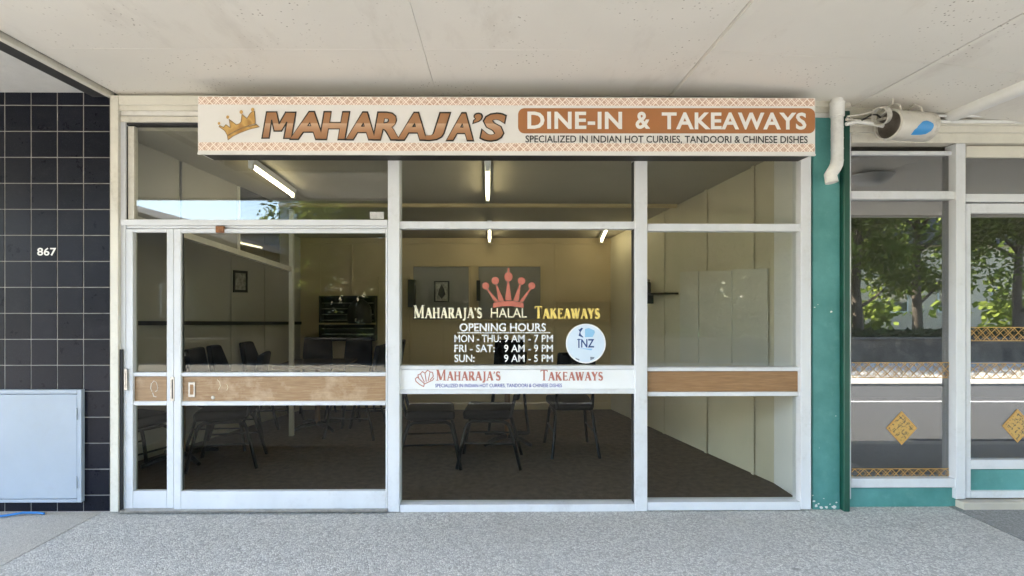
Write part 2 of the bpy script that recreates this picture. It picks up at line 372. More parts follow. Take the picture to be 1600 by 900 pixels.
def text(name, body, bx, y, mat, parent, offset=0, shear=0, space=1.0, thick=.0015, grow=0, **kw):
    cu = bpy.data.curves.new('t', 'FONT'); cu.body = body; cu.offset = offset; cu.shear = shear; cu.space_character = space
    cu.resolution_u = 3
    to = bpy.data.objects.new('t', cu); COL.objects.link(to); bpy.context.view_layer.update()
    me = bpy.data.meshes.new_from_object(to.evaluated_get(bpy.context.evaluated_depsgraph_get()))
    bpy.data.objects.remove(to); bpy.data.curves.remove(cu)
    xs = [v.co.x for v in me.vertices]; ys = [v.co.y for v in me.vertices]
    x0, x1 = X(bx[0]-grow, y), X(bx[2]+grow, y); xm = (bx[0]+bx[2])/2; z0, z1 = Z(bx[3]+grow, xm, y), Z(bx[1]-grow, xm, y)
    mx, Mx, my, My = min(xs), max(xs), min(ys), max(ys)
    mb = MB(); mb.v = [(x0+(v.co.x-mx)/(Mx-mx)*(x1-x0), y, z0+(v.co.y-my)/(My-my)*(z1-z0)) for v in me.vertices]
    mb.f = [tuple(p.vertices)[::-1] for p in me.polygons]; bpy.data.meshes.remove(me)
    return obj(name, mb, mat, parent, norm=False, **kw)
# serif capitals drawn as strokes: (x0,z0,x1,z1,width)
def arc(cx, cz, rx, rz, a0, a1, n=8): return [(cx+rx*math.cos(R(a0+(a1-a0)*i/n)), cz+rz*math.sin(R(a0+(a1-a0)*i/n))) for i in range(n+1)]
def glyph(c):
    T, t, sf = .17, .075, .05; L = []
    def bar(x0, z0, x1, z1, w): L.append((x0, z0, x1, z1, w))
    def ser(x, z, w=.17): bar(x-w, z, x+w, z, sf)
    def pl(p, ws):
        for i in range(len(p)-1): bar(*p[i], *p[i+1], ws if not hasattr(ws, '__len__') else ws[i])
    b, tp = .025, .975
    if c == 'M': bar(.16, 0, .16, 1, t); bar(.16, 1, .52, .05, T); bar(.52, .05, .88, 1, t); bar(.9, 0, .9, 1, T); ser(.16, b, .14); ser(.9, b); ser(.1, tp, .1); ser(.95, tp, .12); w = 1.1
    elif c == 'A': bar(.12, 0, .42, 1, t); bar(.42, 1, .76, 0, T); bar(.24, .34, .62, .34, t); ser(.12, b, .13); ser(.76, b, .16); w = .88
    elif c == 'H': bar(.18, 0, .18, 1, T); bar(.72, 0, .72, 1, T); bar(.18, .52, .72, .52, t); [ser(x, z) for x in (.18, .72) for z in (b, tp)]; w = .92
    elif c == 'R': bar(.18, 0, .18, 1, T); pl([(.18, .96), (.4, .96)]+arc(.4, .73, .22, .23, 90, -90, 7)+[(.18, .5)], [t]*2+[.1, .15, .17, .17, .15, .1]+[t]*3); bar(.4, .5, .72, 0, T); ser(.18, b); ser(.12, tp, .12); ser(.76, b, .12); w = .82
    elif c == 'J': bar(.3, 0, .3, 1, T); pl([(.3, .05), (.26, -.12), (.14, -.2), (.02, -.16)], [T, .12, t]); ser(.3, tp); w = .5
    elif c == "'": bar(.1, 1, .1, .86, .14); bar(.1, .86, .03, .72, .06); w = .22
    elif c == 'S':
        p = arc(.32, .74, .2, .23, 20, 230, 10)+[(.32, .51)]+arc(.33, .26, .22, .23, 60, -160, 10); n_ = len(p)-1
        pl(p, [t+(T-t)*max(0, math.sin(math.pi*i/(n_-1)))**2 for i in range(n_)]); bar(.51, .8, .51, .98, t); bar(.11, .2, .11, .02, t); w = .64
    elif c == 'L': bar(.18, 0, .18, 1, T); bar(.1, .03, .64, .03, t); bar(.64, 0, .64, .2, t); ser(.18, tp); w = .72
    elif c == 'T': bar(.36, 0, .36, 1, T); bar(.02, .965, .7, .965, t); bar(.03, 1, .03, .8, t); bar(.69, 1, .69, .8, t); ser(.36, b); w = .74
    elif c == 'K': bar(.18, 0, .18, 1, T); bar(.18, .42, .66, 1, t); bar(.36, .6, .74, 0, T); ser(.18, b); ser(.18, tp); ser(.66, tp, .12); ser(.76, b, .12); w = .88
    elif c == 'E': bar(.18, 0, .18, 1, T); bar(.1, .965, .6, .965, t); bar(.1, .035, .64, .035, t); bar(.18, .52, .5, .52, t); bar(.6, 1, .6, .82, t); bar(.64, 0, .64, .2, t); bar(.5, .42, .5, .62, t); w = .72
    elif c == 'W': bar(.12, 1, .36, 0, T); bar(.36, 0, .58, .95, t); bar(.54, 1, .8, 0, T); bar(.8, 0, 1.02, 1, t); ser(.12, tp, .14); ser(.56, tp, .12); ser(1.02, tp, .12); w = 1.14
    elif c == 'Y': bar(.1, 1, .4, .46, T); bar(.4, .46, .68, 1, t); bar(.4, 0, .4, .5, T); ser(.1, tp, .13); ser(.68, tp, .12); ser(.4, b); w = .78
    else: w = .4
    return L, w
def serif(name, body, bx, y, mat, parent, weight=1.0, **kw):
    S_, pen = [], 0
    for i, c in enumerate(body):
        k = 1.0 if i == 0 or body[i-1] == ' ' else .80
        g, w = glyph(c)
        dz = .8*.0 if c != "'" else .0
        S_ += [(pen+a*k, b*k+dz, pen+c2*k, d*k+dz, ww*(.9+.1*k)*weight) for a, b, c2, d, ww in g]; pen += w*k+.04
    xs = [v for s in S_ for v in (s[0], s[2])]; mx, Mx = min(xs), max(xs)
    x0, x1 = X(bx[0], y), X(bx[2], y); xm = (bx[0]+bx[2])/2; z0, z1 = Z(bx[3], xm, y), Z(bx[1], xm, y)
    mb = MB(); sx, sz = (x1-x0)/(Mx-mx), (z1-z0)
    for i, (a, b, c, d, w) in enumerate(S_):
        p, q_ = Vector((x0+(a-mx)*sx, z0+b*sz)), Vector((x0+(c-mx)*sx, z0+d*sz)); u = (q_-p)
        if u.length < 1e-6: continue
        u.normalize(); n = Vector((-u.y, u.x))*w*.5*(sx*abs(u.y)+sz*abs(u.x)); e = u*.0
        mb.add([(r.x, y-.00003*i, r.y) for r in (p-e+n, p-e-n, q_+e-n, q_+e+n)], [(0, 1, 2, 3)])
    return obj(name, mb, mat, parent, norm=False, **kw)
# ================================================================== SETTING: ground, road, sky side
JL, JR = X(166, 0)-.02, 3.27
PZ = 0.0
def sheet(name, mat, x0, x1, y0, y1, z, th=.1, **kw): return obj(name, MB().box(x0, x1, y0, y1, z-th, z, 0), mat, None, kind='structure', **kw)
obj('ground', MB().add([(-400, -400, -.22), (400, -400, -.22), (400, 400, -.22), (-400, 400, -.22)], [(0, 1, 2, 3)]), 'earth', kind='structure')
sheet('footpath', 'agg', JL+.003, JR-.003, -1.5, .35, PZ)
sheet('footpath_concrete', 'slab', -14, JL-.003, -1.5, .35, PZ)
sheet('footpath_asphalt', 'asph_path', JR+.003, 16, -1.5, .35, PZ+.003)
sheet('kerb', 'kerb', -40, 40, -1.65, -1.504, PZ-.004, .3)
sheet('road', 'asphalt', -60, 60, -5.9, -1.654, -.13, .08)
sheet('road_line', 'lineWhite', -60, 60, -4.42, -4.35, -.125, .003)
sheet('far_kerb', 'kerb', -60, 60, -6.06, -5.904, -.085, .3)
sheet('far_footpath', 'path_far', -60, 60, -9.3, -6.064, -.085, .2)
sheet('lawn', 'grass', -60, 60, -60, -9.6, .1, .3)
# ================================================================== CANOPY
SOF = 2.945
can = thing('canopy', 'long flat street canopy with pale painted soffit sheets over the footpath', 'canopy', (0, -1.8, SOF))
xe = [X(183), -.42, 1.235, 2.555, 3.75, 6.1, 8.0, 9.9, 12]
ye = [.25, -.66, -1.85, -3.05, -3.64]
def sag(x): return .05*max(0, min(x, 2.56)-1.235)+.125*max(0, min(x, 3.75)-2.56)
for i in range(len(xe)-1):
    for j in range(len(ye)-1):
        g = (.0008, .0008, .0045, .0045)[min(i, 3)]
        if i >= 2:
            a, b, c, d = xe[i]+g, xe[i+1]-g, ye[j]-.001, ye[j+1]+.001; o_ = random.uniform(-.0008, .0008)
            sl_ = lambda x: SOF+o_-sag(x)
            obj('soffit_panel', MB().add([(x, y, sl_(x)+t) for t in (0, .012) for x, y in ((a, c), (b, c), (b, d), (a, d))], [(0, 1, 2, 3), (7, 6, 5, 4), (0, 4, 5, 1), (1, 5, 6, 2), (2, 6, 7, 3), (3, 7, 4, 0)]), 'soffit', can); continue
        box('soffit_panel', 'soffit', can, xe[i]+g, xe[i+1]-g, ye[j]-.001, ye[j+1]+.001, SOF+random.uniform(-.0012, .0012), SOF+.012, .0008)
lp = [-2.84, -5.2, -7.6, -10, -12.5]
for i in range(4): box('soffit_panel', 'plaster', can, lp[i]-.003, lp[i+1]+.003, .25, -3.64, SOF+.008, SOF+.02, .001, label='stippled grey plaster soffit panel')
box('edge_beam', 'steel_black', can, -2.845, -2.735, .05, -3.64, SOF-.022, SOF+.02, .003)
box('cover_strip', 'cream', can, -2.733, -2.695, .0, -3.64, SOF-.028, SOF+.01, .002)
box('cover_strip', 'soffit', can, 1.245, 1.295, -.02, -3.64, SOF-.009, SOF-.001, .001)
box('fascia', 'trim_white', can, -12.5, 2.15, -3.66, -3.72, SOF-.02, SOF+.45, .003)
box('fascia', 'trim_white', can, 2.16, 12, -3.66, -3.72, SOF-.235, SOF+.45, .003)
box('canopy_roof', 'roof_dark', can, -12.5, 12, .4, -3.66, SOF+.03, SOF+.12, .002)
# ================================================================== TILED WALL
tw = thing('tiled_wall', 'black glazed tile wall with pale grout left of the white shopfront', 'wall', (-3.3, .1, 0))
TR = X(172); pit = E(40.4); ztop = Z(145)
box('grout_bed', 'grout', tw, TR-9*pit-.02, TR+.002, -.0032, .16, -.05, ztop+.02, 0)
jt = .0055
z1st = Z(167); vp = E(40.3); zl = [ztop]+[z1st-vp*i for i in range(16)]+[0.0]
tme = {}
cabx = X(127, -.035)
for r_ in range(len(zl)-1):
    z1, z0 = zl[r_]-jt/2, zl[r_+1]+jt/2
    if r_ == 0: z1 = ztop
    for c_ in range(9):
        x1 = TR-c_*pit-jt/2 if c_ else TR; x0 = TR-(c_+1)*pit+jt/2
        if 12 <= r_ <= 15 and x1 < cabx+.02: continue
        kx = (round(x1-x0, 4), round(z1-z0, 4))
        if kx not in tme:
            mb = MB().box(-(x1-x0)/2, (x1-x0)/2, -.006, .006, -(z1-z0)/2, (z1-z0)/2, .0022); o = obj('tile', mb, 'tile', None); o.parent = tw; tme[kx] = o.data
        else:
            o = bpy.data.objects.new('tile', tme[kx]); COL.objects.link(o); o.parent = tw
        o.location = ((x0+x1)/2+3.3, -.1+random.uniform(-.0006, .0006), (z0+z1)/2); o.rotation_euler = (random.uniform(-.003, .003), 0, random.uniform(-.003, .003))
text('house_number', '867', (58, 387, 88, 399.5), -.0095, 'white_ink', tw, offset=.02)
# meter cabinet
mc = thing('meter_cabinet', 'pale grey steel meter cabinet set low into the black tiles', 'cabinet', (-3.6, -.02, .1))
cz0, cz1, cx0 = Z(785, 60, -.03), Z(609, 60, -.03), X(127, -.03)-1.0
fr = [(cx0, cx0+.03, cz0, cz1), (cabx-.03, cabx, cz0, cz1), (cx0+.031, cabx-.031, cz1-.028, cz1), (cx0+.031, cabx-.031, cz0, cz0+.022)]
for a in fr: box('frame', 'cabinet', mc, a[0], a[1], -.035, .004, a[2], a[3], .002)
box('door', 'cabinet', mc, cx0+.034, cabx-.033, -.030, -.004, cz0+.025, cz1-.032, .003)
for zz_ in (Z(644), Z(749)): obj('hinge', MB().tube([(cabx-.031, -.037, zz_-.04), (cabx-.031, -.037, zz_+.04)], .006, 8), 'cabinet', mc)
obj('key_lock', MB().lathe([(0, .004), (.012, .004), (.012, 0)], 12, (cx0+.09, -.030, (cz0+cz1)/2), (0, -1, 0)), 'steel', mc)
# blue rope
pts = [(X(-70, -.14), -.16, .01), (X(-20, -.1), -.13, .011), (X(10, -.1), -.10, .014), (X(30, -.1), -.07, .02), (X(48, -.1), -.05, .012), (X(60, -.1), -.055, .008)]
obj('rope', MB().tube(pts, .008, 8), 'blue_rope', None, True, label='short length of blue rope lying at the foot of the tiled wall', cat='rope')
# ================================================================== MAIN SHOPFRONT FRAME
sf = thing('shopfront', 'white aluminium shopfront framing with three glazed bays and brown spandrel', 'shopfront', (-.2, 0, 0))
FT = 184  # frame top
pbox('jamb', 'cream', sf, 172, 184.5, 149, 800, -.045, .06)
pbox('jamb', 'alu', sf, 185, 196, 190, 797, -.02, .06)
pbox('weather_strip', 'rubber', sf, 185.5, 191.5, 546, 799, -.032, -.021)
pbox('jamb', 'alu', sf, 1251.5, 1267.5, 190, 796, -.045, .06)
# head boards, behind the sign
pbox('head_board', 'cream', sf, 185, 1330, 150.5, 165, -.05, .05)
pbox('head_board', 'cream', sf, 186, 1330, 166, 174, -.035, .05)
pbox('head_board', 'trim_white', sf, 187, 1318, 175, 182, -.02, .05)
pbox('frame_head', 'cream', sf, 188, 1251, 183, 191.5, -.03, .06)
pbox('frame_head', 'rubber', sf, 197, 1251, 192, 196.5, -.008, .05)
pbox('mullion', 'alu', sf, 606, 624, 192, 800, -.045, .06)
pbox('mullion', 'alu', sf, 992.5, 1011.5, 192, 799, -.045, .06)
pbox('transom_bar', 'alu', sf, 188, 605.5, 343, 352, -.035, .05)
pbox('transom_bar', 'alu', sf, 624.5, 992, 346, 357.5, -.028, .05)
pbox('transom_bar', 'alu', sf, 1012, 1251, 349.5, 361, -.028, .05)
pbox('glazing_bead', 'cream', sf, 199, 209.5, 197, 342.5, .0, .04)
pbox('glazing_bead', 'rubber', sf, 196.3, 198.7, 197, 342.5, -.008, .04)
pbox('glazing_bead', 'rubber', sf, 1248, 1251.3, 252, 349, -.012, .04)
pbox('glazing_bead', 'rubber', sf, 1248, 1251.3, 361.5, 573, -.012, .04)
pbox('glazing_bead', 'rubber', sf, 1248, 1251.3, 620, 783, -.012, .04)
pbox('glazing_bead', 'rubber', sf, 989.5, 992.2, 252, 345, -.012, .04)
pbox('glazing_bead', 'rubber', sf, 989.5, 992.2, 358, 571, -.012, .04)
pbox('glazing_bead', 'rubber', sf, 989.5, 992.2, 616, 788, -.012, .04)
pane(sf, 198, 605, 192, 343, mat='float_glass'); pane(sf, 625, 991, 192, 346); pane(sf, 1012, 1250, 192, 350)
pane(sf, 625, 991, 358, 572); pane(sf, 625, 991, 615, 788)
pane(sf, 1012, 1250, 361, 574, mat='float_glass'); pane(sf, 1012, 1250, 619, 784)
pbox('sill', 'alu', sf, 624.5, 992, 788.5, 800, -.04, .05)
pbox('sill', 'alu', sf, 1012, 1251, 784.5, 797.5, -.04, .05)
pbox('rail', 'alu', sf, 1012, 1251, 574, 580, -.02, .04); pbox('rail', 'alu', sf, 1012, 1251, 612.5, 619, -.02, .04)
pbox('spandrel_panel', 'timber2', sf, 1012, 1251, 580.3, 612.2, -.006, .03, label='brown timber laminate panel between the right bay panes')
pbox('rail', 'alu', sf, 624.5, 992, 571.5, 577.5, -.022, .04); pbox('rail', 'alu', sf, 624.5, 992, 608, 615.5, -.022, .04)
pbox('threshold', 'steel', sf, 186, 605, 797.5, 801, -.06, .08)
pbox('door_track', 'alu', sf, 197, 605.5, 352.4, 357, -.012, .05)
# sliding leaf + fixed sidelight
def leaf(root, a, b, sl_, sr, gt, tim, ym):
    pbox('stile', 'alu', root, a, a+sl_, 357.5, 796.5, -.028+ym, .012+ym); pbox('stile', 'alu', root, b-sr, b, 357.5, 796.5, -.028+ym, .012+ym)
    i0, i1 = a+sl_+.2, b-sr-.2
    pbox('top_rail', 'alu', root, i0, i1, 357.5, gt, -.026+ym, .012+ym); pbox('bottom_rail', 'alu', root, i0, i1, 767.5, 796, -.026+ym, .012+ym)
    pbox('rail', 'alu', root, i0, i1, 582, 588, -.022+ym, .012+ym); pbox('rail', 'alu', root, i0, i1, 627, 633.5, -.022+ym, .012+ym)
    pbox('timber_panel', tim, root, i0, i1, 588.3, 626.7, -.008+ym, .008+ym)
    pbox('glazing_seal', 'rubber', root, i0, i0+2, gt+.4, 581.6, -.012+ym, .01+ym); pbox('glazing_seal', 'rubber', root, i0, i0+2, 634, 767, -.012+ym, .01+ym)
    pane(root, i0+2, i1, gt, 582, ym, 'clear_pane'); pane(root, i0+2, i1, 634, 767, ym)
sg = thing('sidelight', 'narrow white framed glass panel left of the sliding door', 'window', (X(230), 0, .02))
leaf(sg, 196.5, 271, 11, 10.5, 363, 'timber', .012)
dr = thing('sliding_door', 'wide white sliding glass door with a worn brown timber band', 'door', (X(440), 0, .02))
leaf(dr, 271.5, 605.5, 11, 3, 364, 'timber', -.006)
# handles and marks
def pull(root, a, b, c, d, y, inn):
    pbox('handle', 'steel', root, a, b, c, d, y-.006, y, .002); pbox('handle_recess', inn, root, a+2.6, b-2.6, c+4, d-4, y-.0075, y-.0055, 0)
pull(dr, 265.5, 272.5, 589, 627, -.031, 'dark'); pull(dr, 294, 304.5, 597, 620.5, -.0145, 'timber2')
pull(sg, 193.5, 198.5, 576, 610, -.024, 'dark')
obj('door_lock', MB().lathe([(0, .005), (.011, .004), (.014, 0)], 14, (X(334.5), -.0145, Z(620)), (0, -1, 0)), 'steel', dr)
for pts in ([(236, 598), (235, 606), (237, 611)], [(237, 598), (240, 594.5), (244, 597), (246, 605), (245, 610), (242, 611)], [(238, 613), (240, 619), (244, 619.5)]):
    obj('glue_mark', MB().tube([(X(a), .0035, Z(b)) for a, b in pts], .0022, 5), 'white_ink', sg)
for pts in ([(341, 592), (345, 596), (346, 602), (343, 608)], [(356, 599), (358, 604), (356, 609)]):
    obj('scratch', MB().tube([(X(a), -.0145, Z(b)) for a, b in pts], .0014, 5), 'cream_vinyl', dr)
pbox('hinge_bracket', 'rust', dr, 336.5, 349, 353, 363.5, -.045, -.02, .003, label='rusted bracket on the door head')
# paper note on the transom glass
pbox('paper_note', 'paper', None, 578, 600, 331, 342.5, .008, .0095, 0, label='small white paper note stuck low inside the left transom pane', cat='note')
# ================================================================== HANGING SIGN BOX
SY = -.227
sg2 = thing('shop_sign', 'long cream fascia sign box with patterned borders and bronze lettering', 'sign', (0, SY/2, 2.6))
x0, x1 = X(309, SY), X(1274, SY); zb, zt = Z(241, 781, SY), Z(151.5, 781, SY)
box('sign_cabinet', 'signblack', sg2, x0+.012, x1-.012, SY+.012, -.051, zb+.004, zt-.004, .002)
box('sign_face', 'signwhite', sg2, x0, x1, SY, SY+.011, zb+.006, zt, .002)
for xx in ((x0, x0+.011), (x1-.011, x1)): box('end_panel', 'signwhite', sg2, xx[0], xx[1], SY+.0115, -.052, zb+.006, zt-.002, .001)
box('bottom_trim', 'signwhite', sg2, x0-.001, x1+.001, SY-.004, SY+.013, zb-.006, zb+.0055, .001)
f1 = SY-.0012
def band(c, d): return pbox('lattice_border', 'lattice', sg2, 310, 1273, c, d, f1, f1+.001, 0)
band(152.5, 164.5); band(223.5, 236)
def rrect(a, b, c, d, r, y):
    pts = []
    for cx, cy, a0 in ((b-r, c+r, 90), (a+r, c+r, 180), (a+r, d-r, 270), (b-r, d-r, 360)):
        for i in range(7):
            t = R(a0 - 90 + (i*15)) if False else R(a0+i*15)
            pts.append((cx+r*math.cos(t), cy-r*math.sin(t)))
    # order: top-right corner sweeps 0..90 first
    pts = []
    for cx, cy, a0 in ((b-r, c+r, 0), (a+r, c+r, 90), (a+r, d-r, 180), (b-r, d-r, 270)):
        for i in range(7): t = R(a0+i*15); pts.append((cx+r*math.cos(t), cy-r*math.sin(t)))
    return [P(u, v, y) for u, v in pts]
obj('banner', MB().poly(rrect(809.5, 1273.5, 169, 208.5, 10, f1), f1), 'brown_ink', sg2, norm=False)
f2 = SY-.0024
text('lettering', "DINE-IN", (824, 174.5, 972, 201.5), f2, 'white_ink', sg2, offset=.028, space=1.08)
text('lettering', "&", (993, 174.5, 1016, 201.5), f2, 'white_ink', sg2, offset=.028)
text('lettering', "TAKEAWAYS", (1034, 175.5, 1260, 202.5), f2, 'white_ink', sg2, offset=.028, space=1.06)
text('lettering', "SPECIALIZED IN INDIAN HOT CURRIES, TANDOORI & CHINESE DISHES", (821, 212, 1262, 225), f2, 'black_ink', sg2, offset=.012, kind='stuff')
bxs = [(409, 174, 462, 217.5, 'M'), (452.5, 174.3, 506, 217.8, 'A'), (499, 174.6, 546.5, 218.1, 'H'), (540, 175, 587, 218.4, 'A'), (582.5, 175.3, 625, 218.7, 'R'), (620, 175.6, 667, 219, 'A'), (663.5, 176, 704, 219.6, 'J'), (697, 176.3, 740, 219.8, 'A'), (739, 177, 753.5, 193, '’'), (750, 176.8, 791, 220.5, 'S')]
zc = lambda p: (330+p[0]/10.667, 160+p[1]/10.667)
def fill(pts, y): return MB().poly([P(*zc(p), y) for p in pts], y)
def outline(mb, pts, y, w):
    q_ = [Vector(P(*zc(p), y)) for p in pts]
    for i in range(len(q_)):
        a, b = q_[i], q_[(i+1) % len(q_)]; u = (b-a).normalized(); n = Vector((-u.y, u.x))*w/2; u = u*w/2
        mb.add([(r.x, y-.00002*i, r.y) for r in (a-u+n, a-u-n, b+u-n, b+u+n)], [(0, 1, 2, 3)])
    return mb
mpts = [(845, 597), (922, 158), (1092, 158), (1132, 350), (1240, 162), (1412, 165), (1338, 600), (1207, 600), (1258, 335), (1172, 478), (1048, 478), (1008, 300), (966, 595)]
obj('letter', fill(mpts, f2), 'bronze', sg2, norm=False)
obj('letter_outline', outline(MB(), mpts, f2-.0008, .0085), 'black_ink', sg2, norm=False, kind='stuff')
for i, (a, b, c, d, ch) in enumerate(bxs):
    if ch == 'M': continue
    k = -.00025*i
    text('letter', ch, (a, b, c, d), f2+k, 'black_ink', sg2, offset=.058, shear=.16, grow=1.3)
    text('letter', ch, (a, b, c, d), f2-.0032+k, 'bronze', sg2, offset=.034, shear=.16, grow=-1.2)
cr = [(270, 550), (225, 470), (130, 405), (142, 385), (205, 415), (245, 370), (318, 425), (300, 285), (420, 372), (470, 355), (500, 320), (512, 195), (595, 272), (640, 195), (672, 160), (722, 150), (735, 350), (520, 420), (390, 480)]
bd = [(270, 560), (390, 490), (520, 428), (755, 365), (800, 408), (640, 445), (480, 505), (360, 562), (280, 625)]
obj('crown_emblem', fill(cr, f2), 'crown_gold', sg2, norm=False); obj('crown_emblem_band', fill(bd, f2), 'crown_gold', sg2, norm=False)
obj('crown_emblem_outline', outline(outline(MB(), cr, f2-.0008, .0045), bd, f2-.0013, .0045), 'brass', sg2, norm=False, kind='stuff')
for a, b, r_ in ((130, 350, 22), (275, 245, 25), (500, 160, 28), (690, 120, 28)):
    c = [(a+r_*math.cos(t*math.pi/6), b+r_*1.15*math.sin(t*math.pi/6)) for t in range(12)]
    obj('crown_emblem_ball', fill(c, f2-.002), 'crown_gold', sg2, norm=False)
for px_ in (721, 1050): obj('fixing_bolt', MB().lathe([(0, .02), (.012, .015), (.014, 0), (.008, -.03)], 10, (X(px_, -.1), -.13, zt+.015), (0, 0, 1)), 'brass', sg2, True)
# ================================================================== WHITE NAME PANEL ON THE MIDDLE RAIL
ws = thing('name_panel', 'white strip panel with red brown lettering across the middle window', 'sign', (X(808), 0, Z(592)))
PY = -.012
pbox('panel_board', 'white_vinyl', ws, 624.6, 991.8, 577.8, 607.7, PY, .03, .001)
serif('lettering', "MAHARAJA'S", (681, 577, 781, 594.5), PY-.0015, 'rust_ink', ws)
serif('lettering', "TAKEAWAYS", (845, 578, 941, 594.5), PY-.0015, 'rust_ink', ws)
text('lettering', "SPECIALIZED IN INDIAN HOT CURRIES, TANDOORI & CHINESE DISHES", (680, 599.5, 878, 606), PY-.0015, 'blue_ink', ws, offset=.008, kind='stuff')
mb = MB()
def stroke(mb, pp, y, w):
    q_ = [Vector(P(a, b, y)) for a, b in pp]
    for i in range(len(q_)-1):
        a, b = q_[i], q_[i+1]; u = (b-a).normalized(); n = Vector((-u.y, u.x))*w/2; u = u*w/3
        mb.add([(r.x, y-.00003*len(mb.v)/4, r.y) for r in (a-u+n, a-u-n, b+u-n, b+u+n)], [(0, 1, 2, 3)])
for pp in ([(649, 592), (652, 589), (656, 593), (663, 599.5), (662, 604), (656, 601), (650, 596), (649, 592)], [(663, 600), (676, 594), (678, 591)],
           [(654, 590), (653, 586), (657, 584), (663, 597)], [(657, 584), (660, 580.5), (664, 583), (666, 596)], [(664, 583), (668, 578.5), (672, 581), (669, 595)], [(672, 581), (676, 582), (677, 588), (672, 594)]):
    stroke(mb, pp, PY-.0015, .006)
obj('crown_outline', mb, 'rust_ink', ws, norm=False, kind='stuff')
# ================================================================== WINDOW LETTERING (vinyl on the glass, street side)
GY = .0095
cd = thing('crown_decal', 'red five pointed crown sticker on the middle window glass', 'decal', (X(795), GY, Z(455)))
def disc(cx, cy, rx, ry, y, n=20): return MB().poly([P(cx+rx*math.cos(2*math.pi*i/n), cy+ry*math.sin(2*math.pi*i/n), y) for i in range(n)], y)
obj('crown_base', MB().poly([P(a, b, GY) for a, b in ((771, 473), (785, 470.5), (800, 470), (818, 473), (818.5, 481), (800, 478.5), (786, 478.5), (770, 481))], GY), 'red_vinyl', cd, norm=False)
for sp_ in (((761, 451), (773, 471.5), (779, 471)), ((775.5, 445), (779, 470.5), (787.5, 469.5)), ((794, 439), (789, 469), (799.5, 469)), ((812.5, 445), (802, 469.5), (810.5, 470.5)), ((829, 451), (811.5, 471), (817.5, 471.5))):
    tip, l_, r_ = sp_; obj('crown_point', MB().poly([P(a, b, GY) for a, b in ((tip[0]-1, tip[1]), l_, r_, (tip[0]+1, tip[1]))], GY), 'red_vinyl', cd, norm=False)
for a, b, rx, ry in ((759, 446.5, 5.4, 5.4), (774, 438.5, 5.8, 5.8), (794.5, 432.5, 6.6, 7.2), (815, 439, 5.8, 5.8), (831, 446.5, 5.4, 5.4)): obj('crown_ball', disc(a, b, rx, ry, GY-.0006), 'red_vinyl', cd, norm=False)
obj('crown_tip', disc(794.5, 422, 1.4, 3.6, GY), 'red_vinyl', cd, norm=False)
wl = thing('window_lettering', 'cream and gold vinyl shop name lettering across the middle window', 'lettering', (X(790), GY, Z(488)))
serif('lettering', "MAHARAJA'S", (646, 477, 752, 497), GY, 'cream_vinyl', wl, 1.0)
text('lettering', "HALAL", (767, 481.5, 823, 496), GY, 'cream_vinyl', wl, offset=.0)
serif('lettering', "TAKEAWAYS", (836, 478.5, 936, 497.5), GY, 'gold_vinyl', wl, 1.25)
oh = thing('opening_hours', 'white vinyl opening hours list on the middle window', 'lettering', (X(787), GY, Z(535)))
text('lettering', "OPENING", (718, 505, 790.5, 518), GY, 'white_vinyl', oh, offset=.018); text('lettering', "HOURS", (797, 505, 853, 518), GY, 'white_vinyl', oh, offset=.018)
pbox('underline', 'white_vinyl', oh, 714.5, 860, 519.3, 520.6, GY, GY+.0006, 0)
for py_, dn, hn in ((523, 'MON - THU:', '9 AM - 7 PM'), (538.5, 'FRI - SAT:', '9 AM - 9 PM'), (554, 'SUN:', '9 AM - 5 PM')):
    text('lettering', dn, (710, py_, {523: 782.5, 538.5: 773, 554: 741.5}[py_], py_+11.8), GY, 'white_vinyl', oh, offset=.014); text('lettering', hn, (787.5, py_, 864, py_+11.8), GY, 'white_vinyl', oh, offset=.014)
rs = thing('round_sticker', 'round pale blue sticker with NZ letters on the middle window', 'sticker', (X(915), GY, Z(537)))
obj('sticker_rim', disc(915.3, 536.8, 31.3, 31, GY, 40), 'white_vinyl', rs, norm=False)
obj('sticker_face', disc(915.3, 536.8, 29.3, 29, GY-.0007, 40), 'pale_blue', rs, norm=False)
G2 = GY-.0014; zs = lambda pp: [P(860+a/10, 490+b/10, G2) for a, b in pp]
obj('map_shape', MB().poly(zs([(540, 240), (600, 225), (690, 265), (695, 295), (660, 365), (540, 370)]), G2), 'mid_blue', rs, norm=False)
obj('figure_mark', MB().poly(zs([(435, 240), (452, 250), (485, 222), (512, 228), (470, 290), (475, 325), (518, 370), (500, 372), (440, 345), (458, 285)]), G2), 'navy_ink', rs, norm=False)
text('lettering', 'NZ', (908, 529.8, 928.5, 543), G2, 'navy_ink', rs, offset=.02, kind='stuff')
mb = MB(); stroke(mb, [(904.5, 543), (904.5, 530)], G2, .009); stroke(mb, [(902.3, 530.5), (907, 530.5)], G2, .006); obj('lettering', mb, 'navy_ink', rs, norm=False, kind='stuff')
obj('swoosh', MB().poly(zs([(450, 540), (660, 548), (640, 575), (560, 560)]), G2), 'mid_blue', rs, norm=False)
obj('small_mark', MB().poly(zs([(390, 688), (455, 715), (450, 738), (398, 712)]), G2), 'grey_ink', rs, norm=False); obj('small_mark', MB().poly(zs([(622, 675), (690, 680), (680, 705), (625, 728)]), G2), 'grey_ink', rs, norm=False)
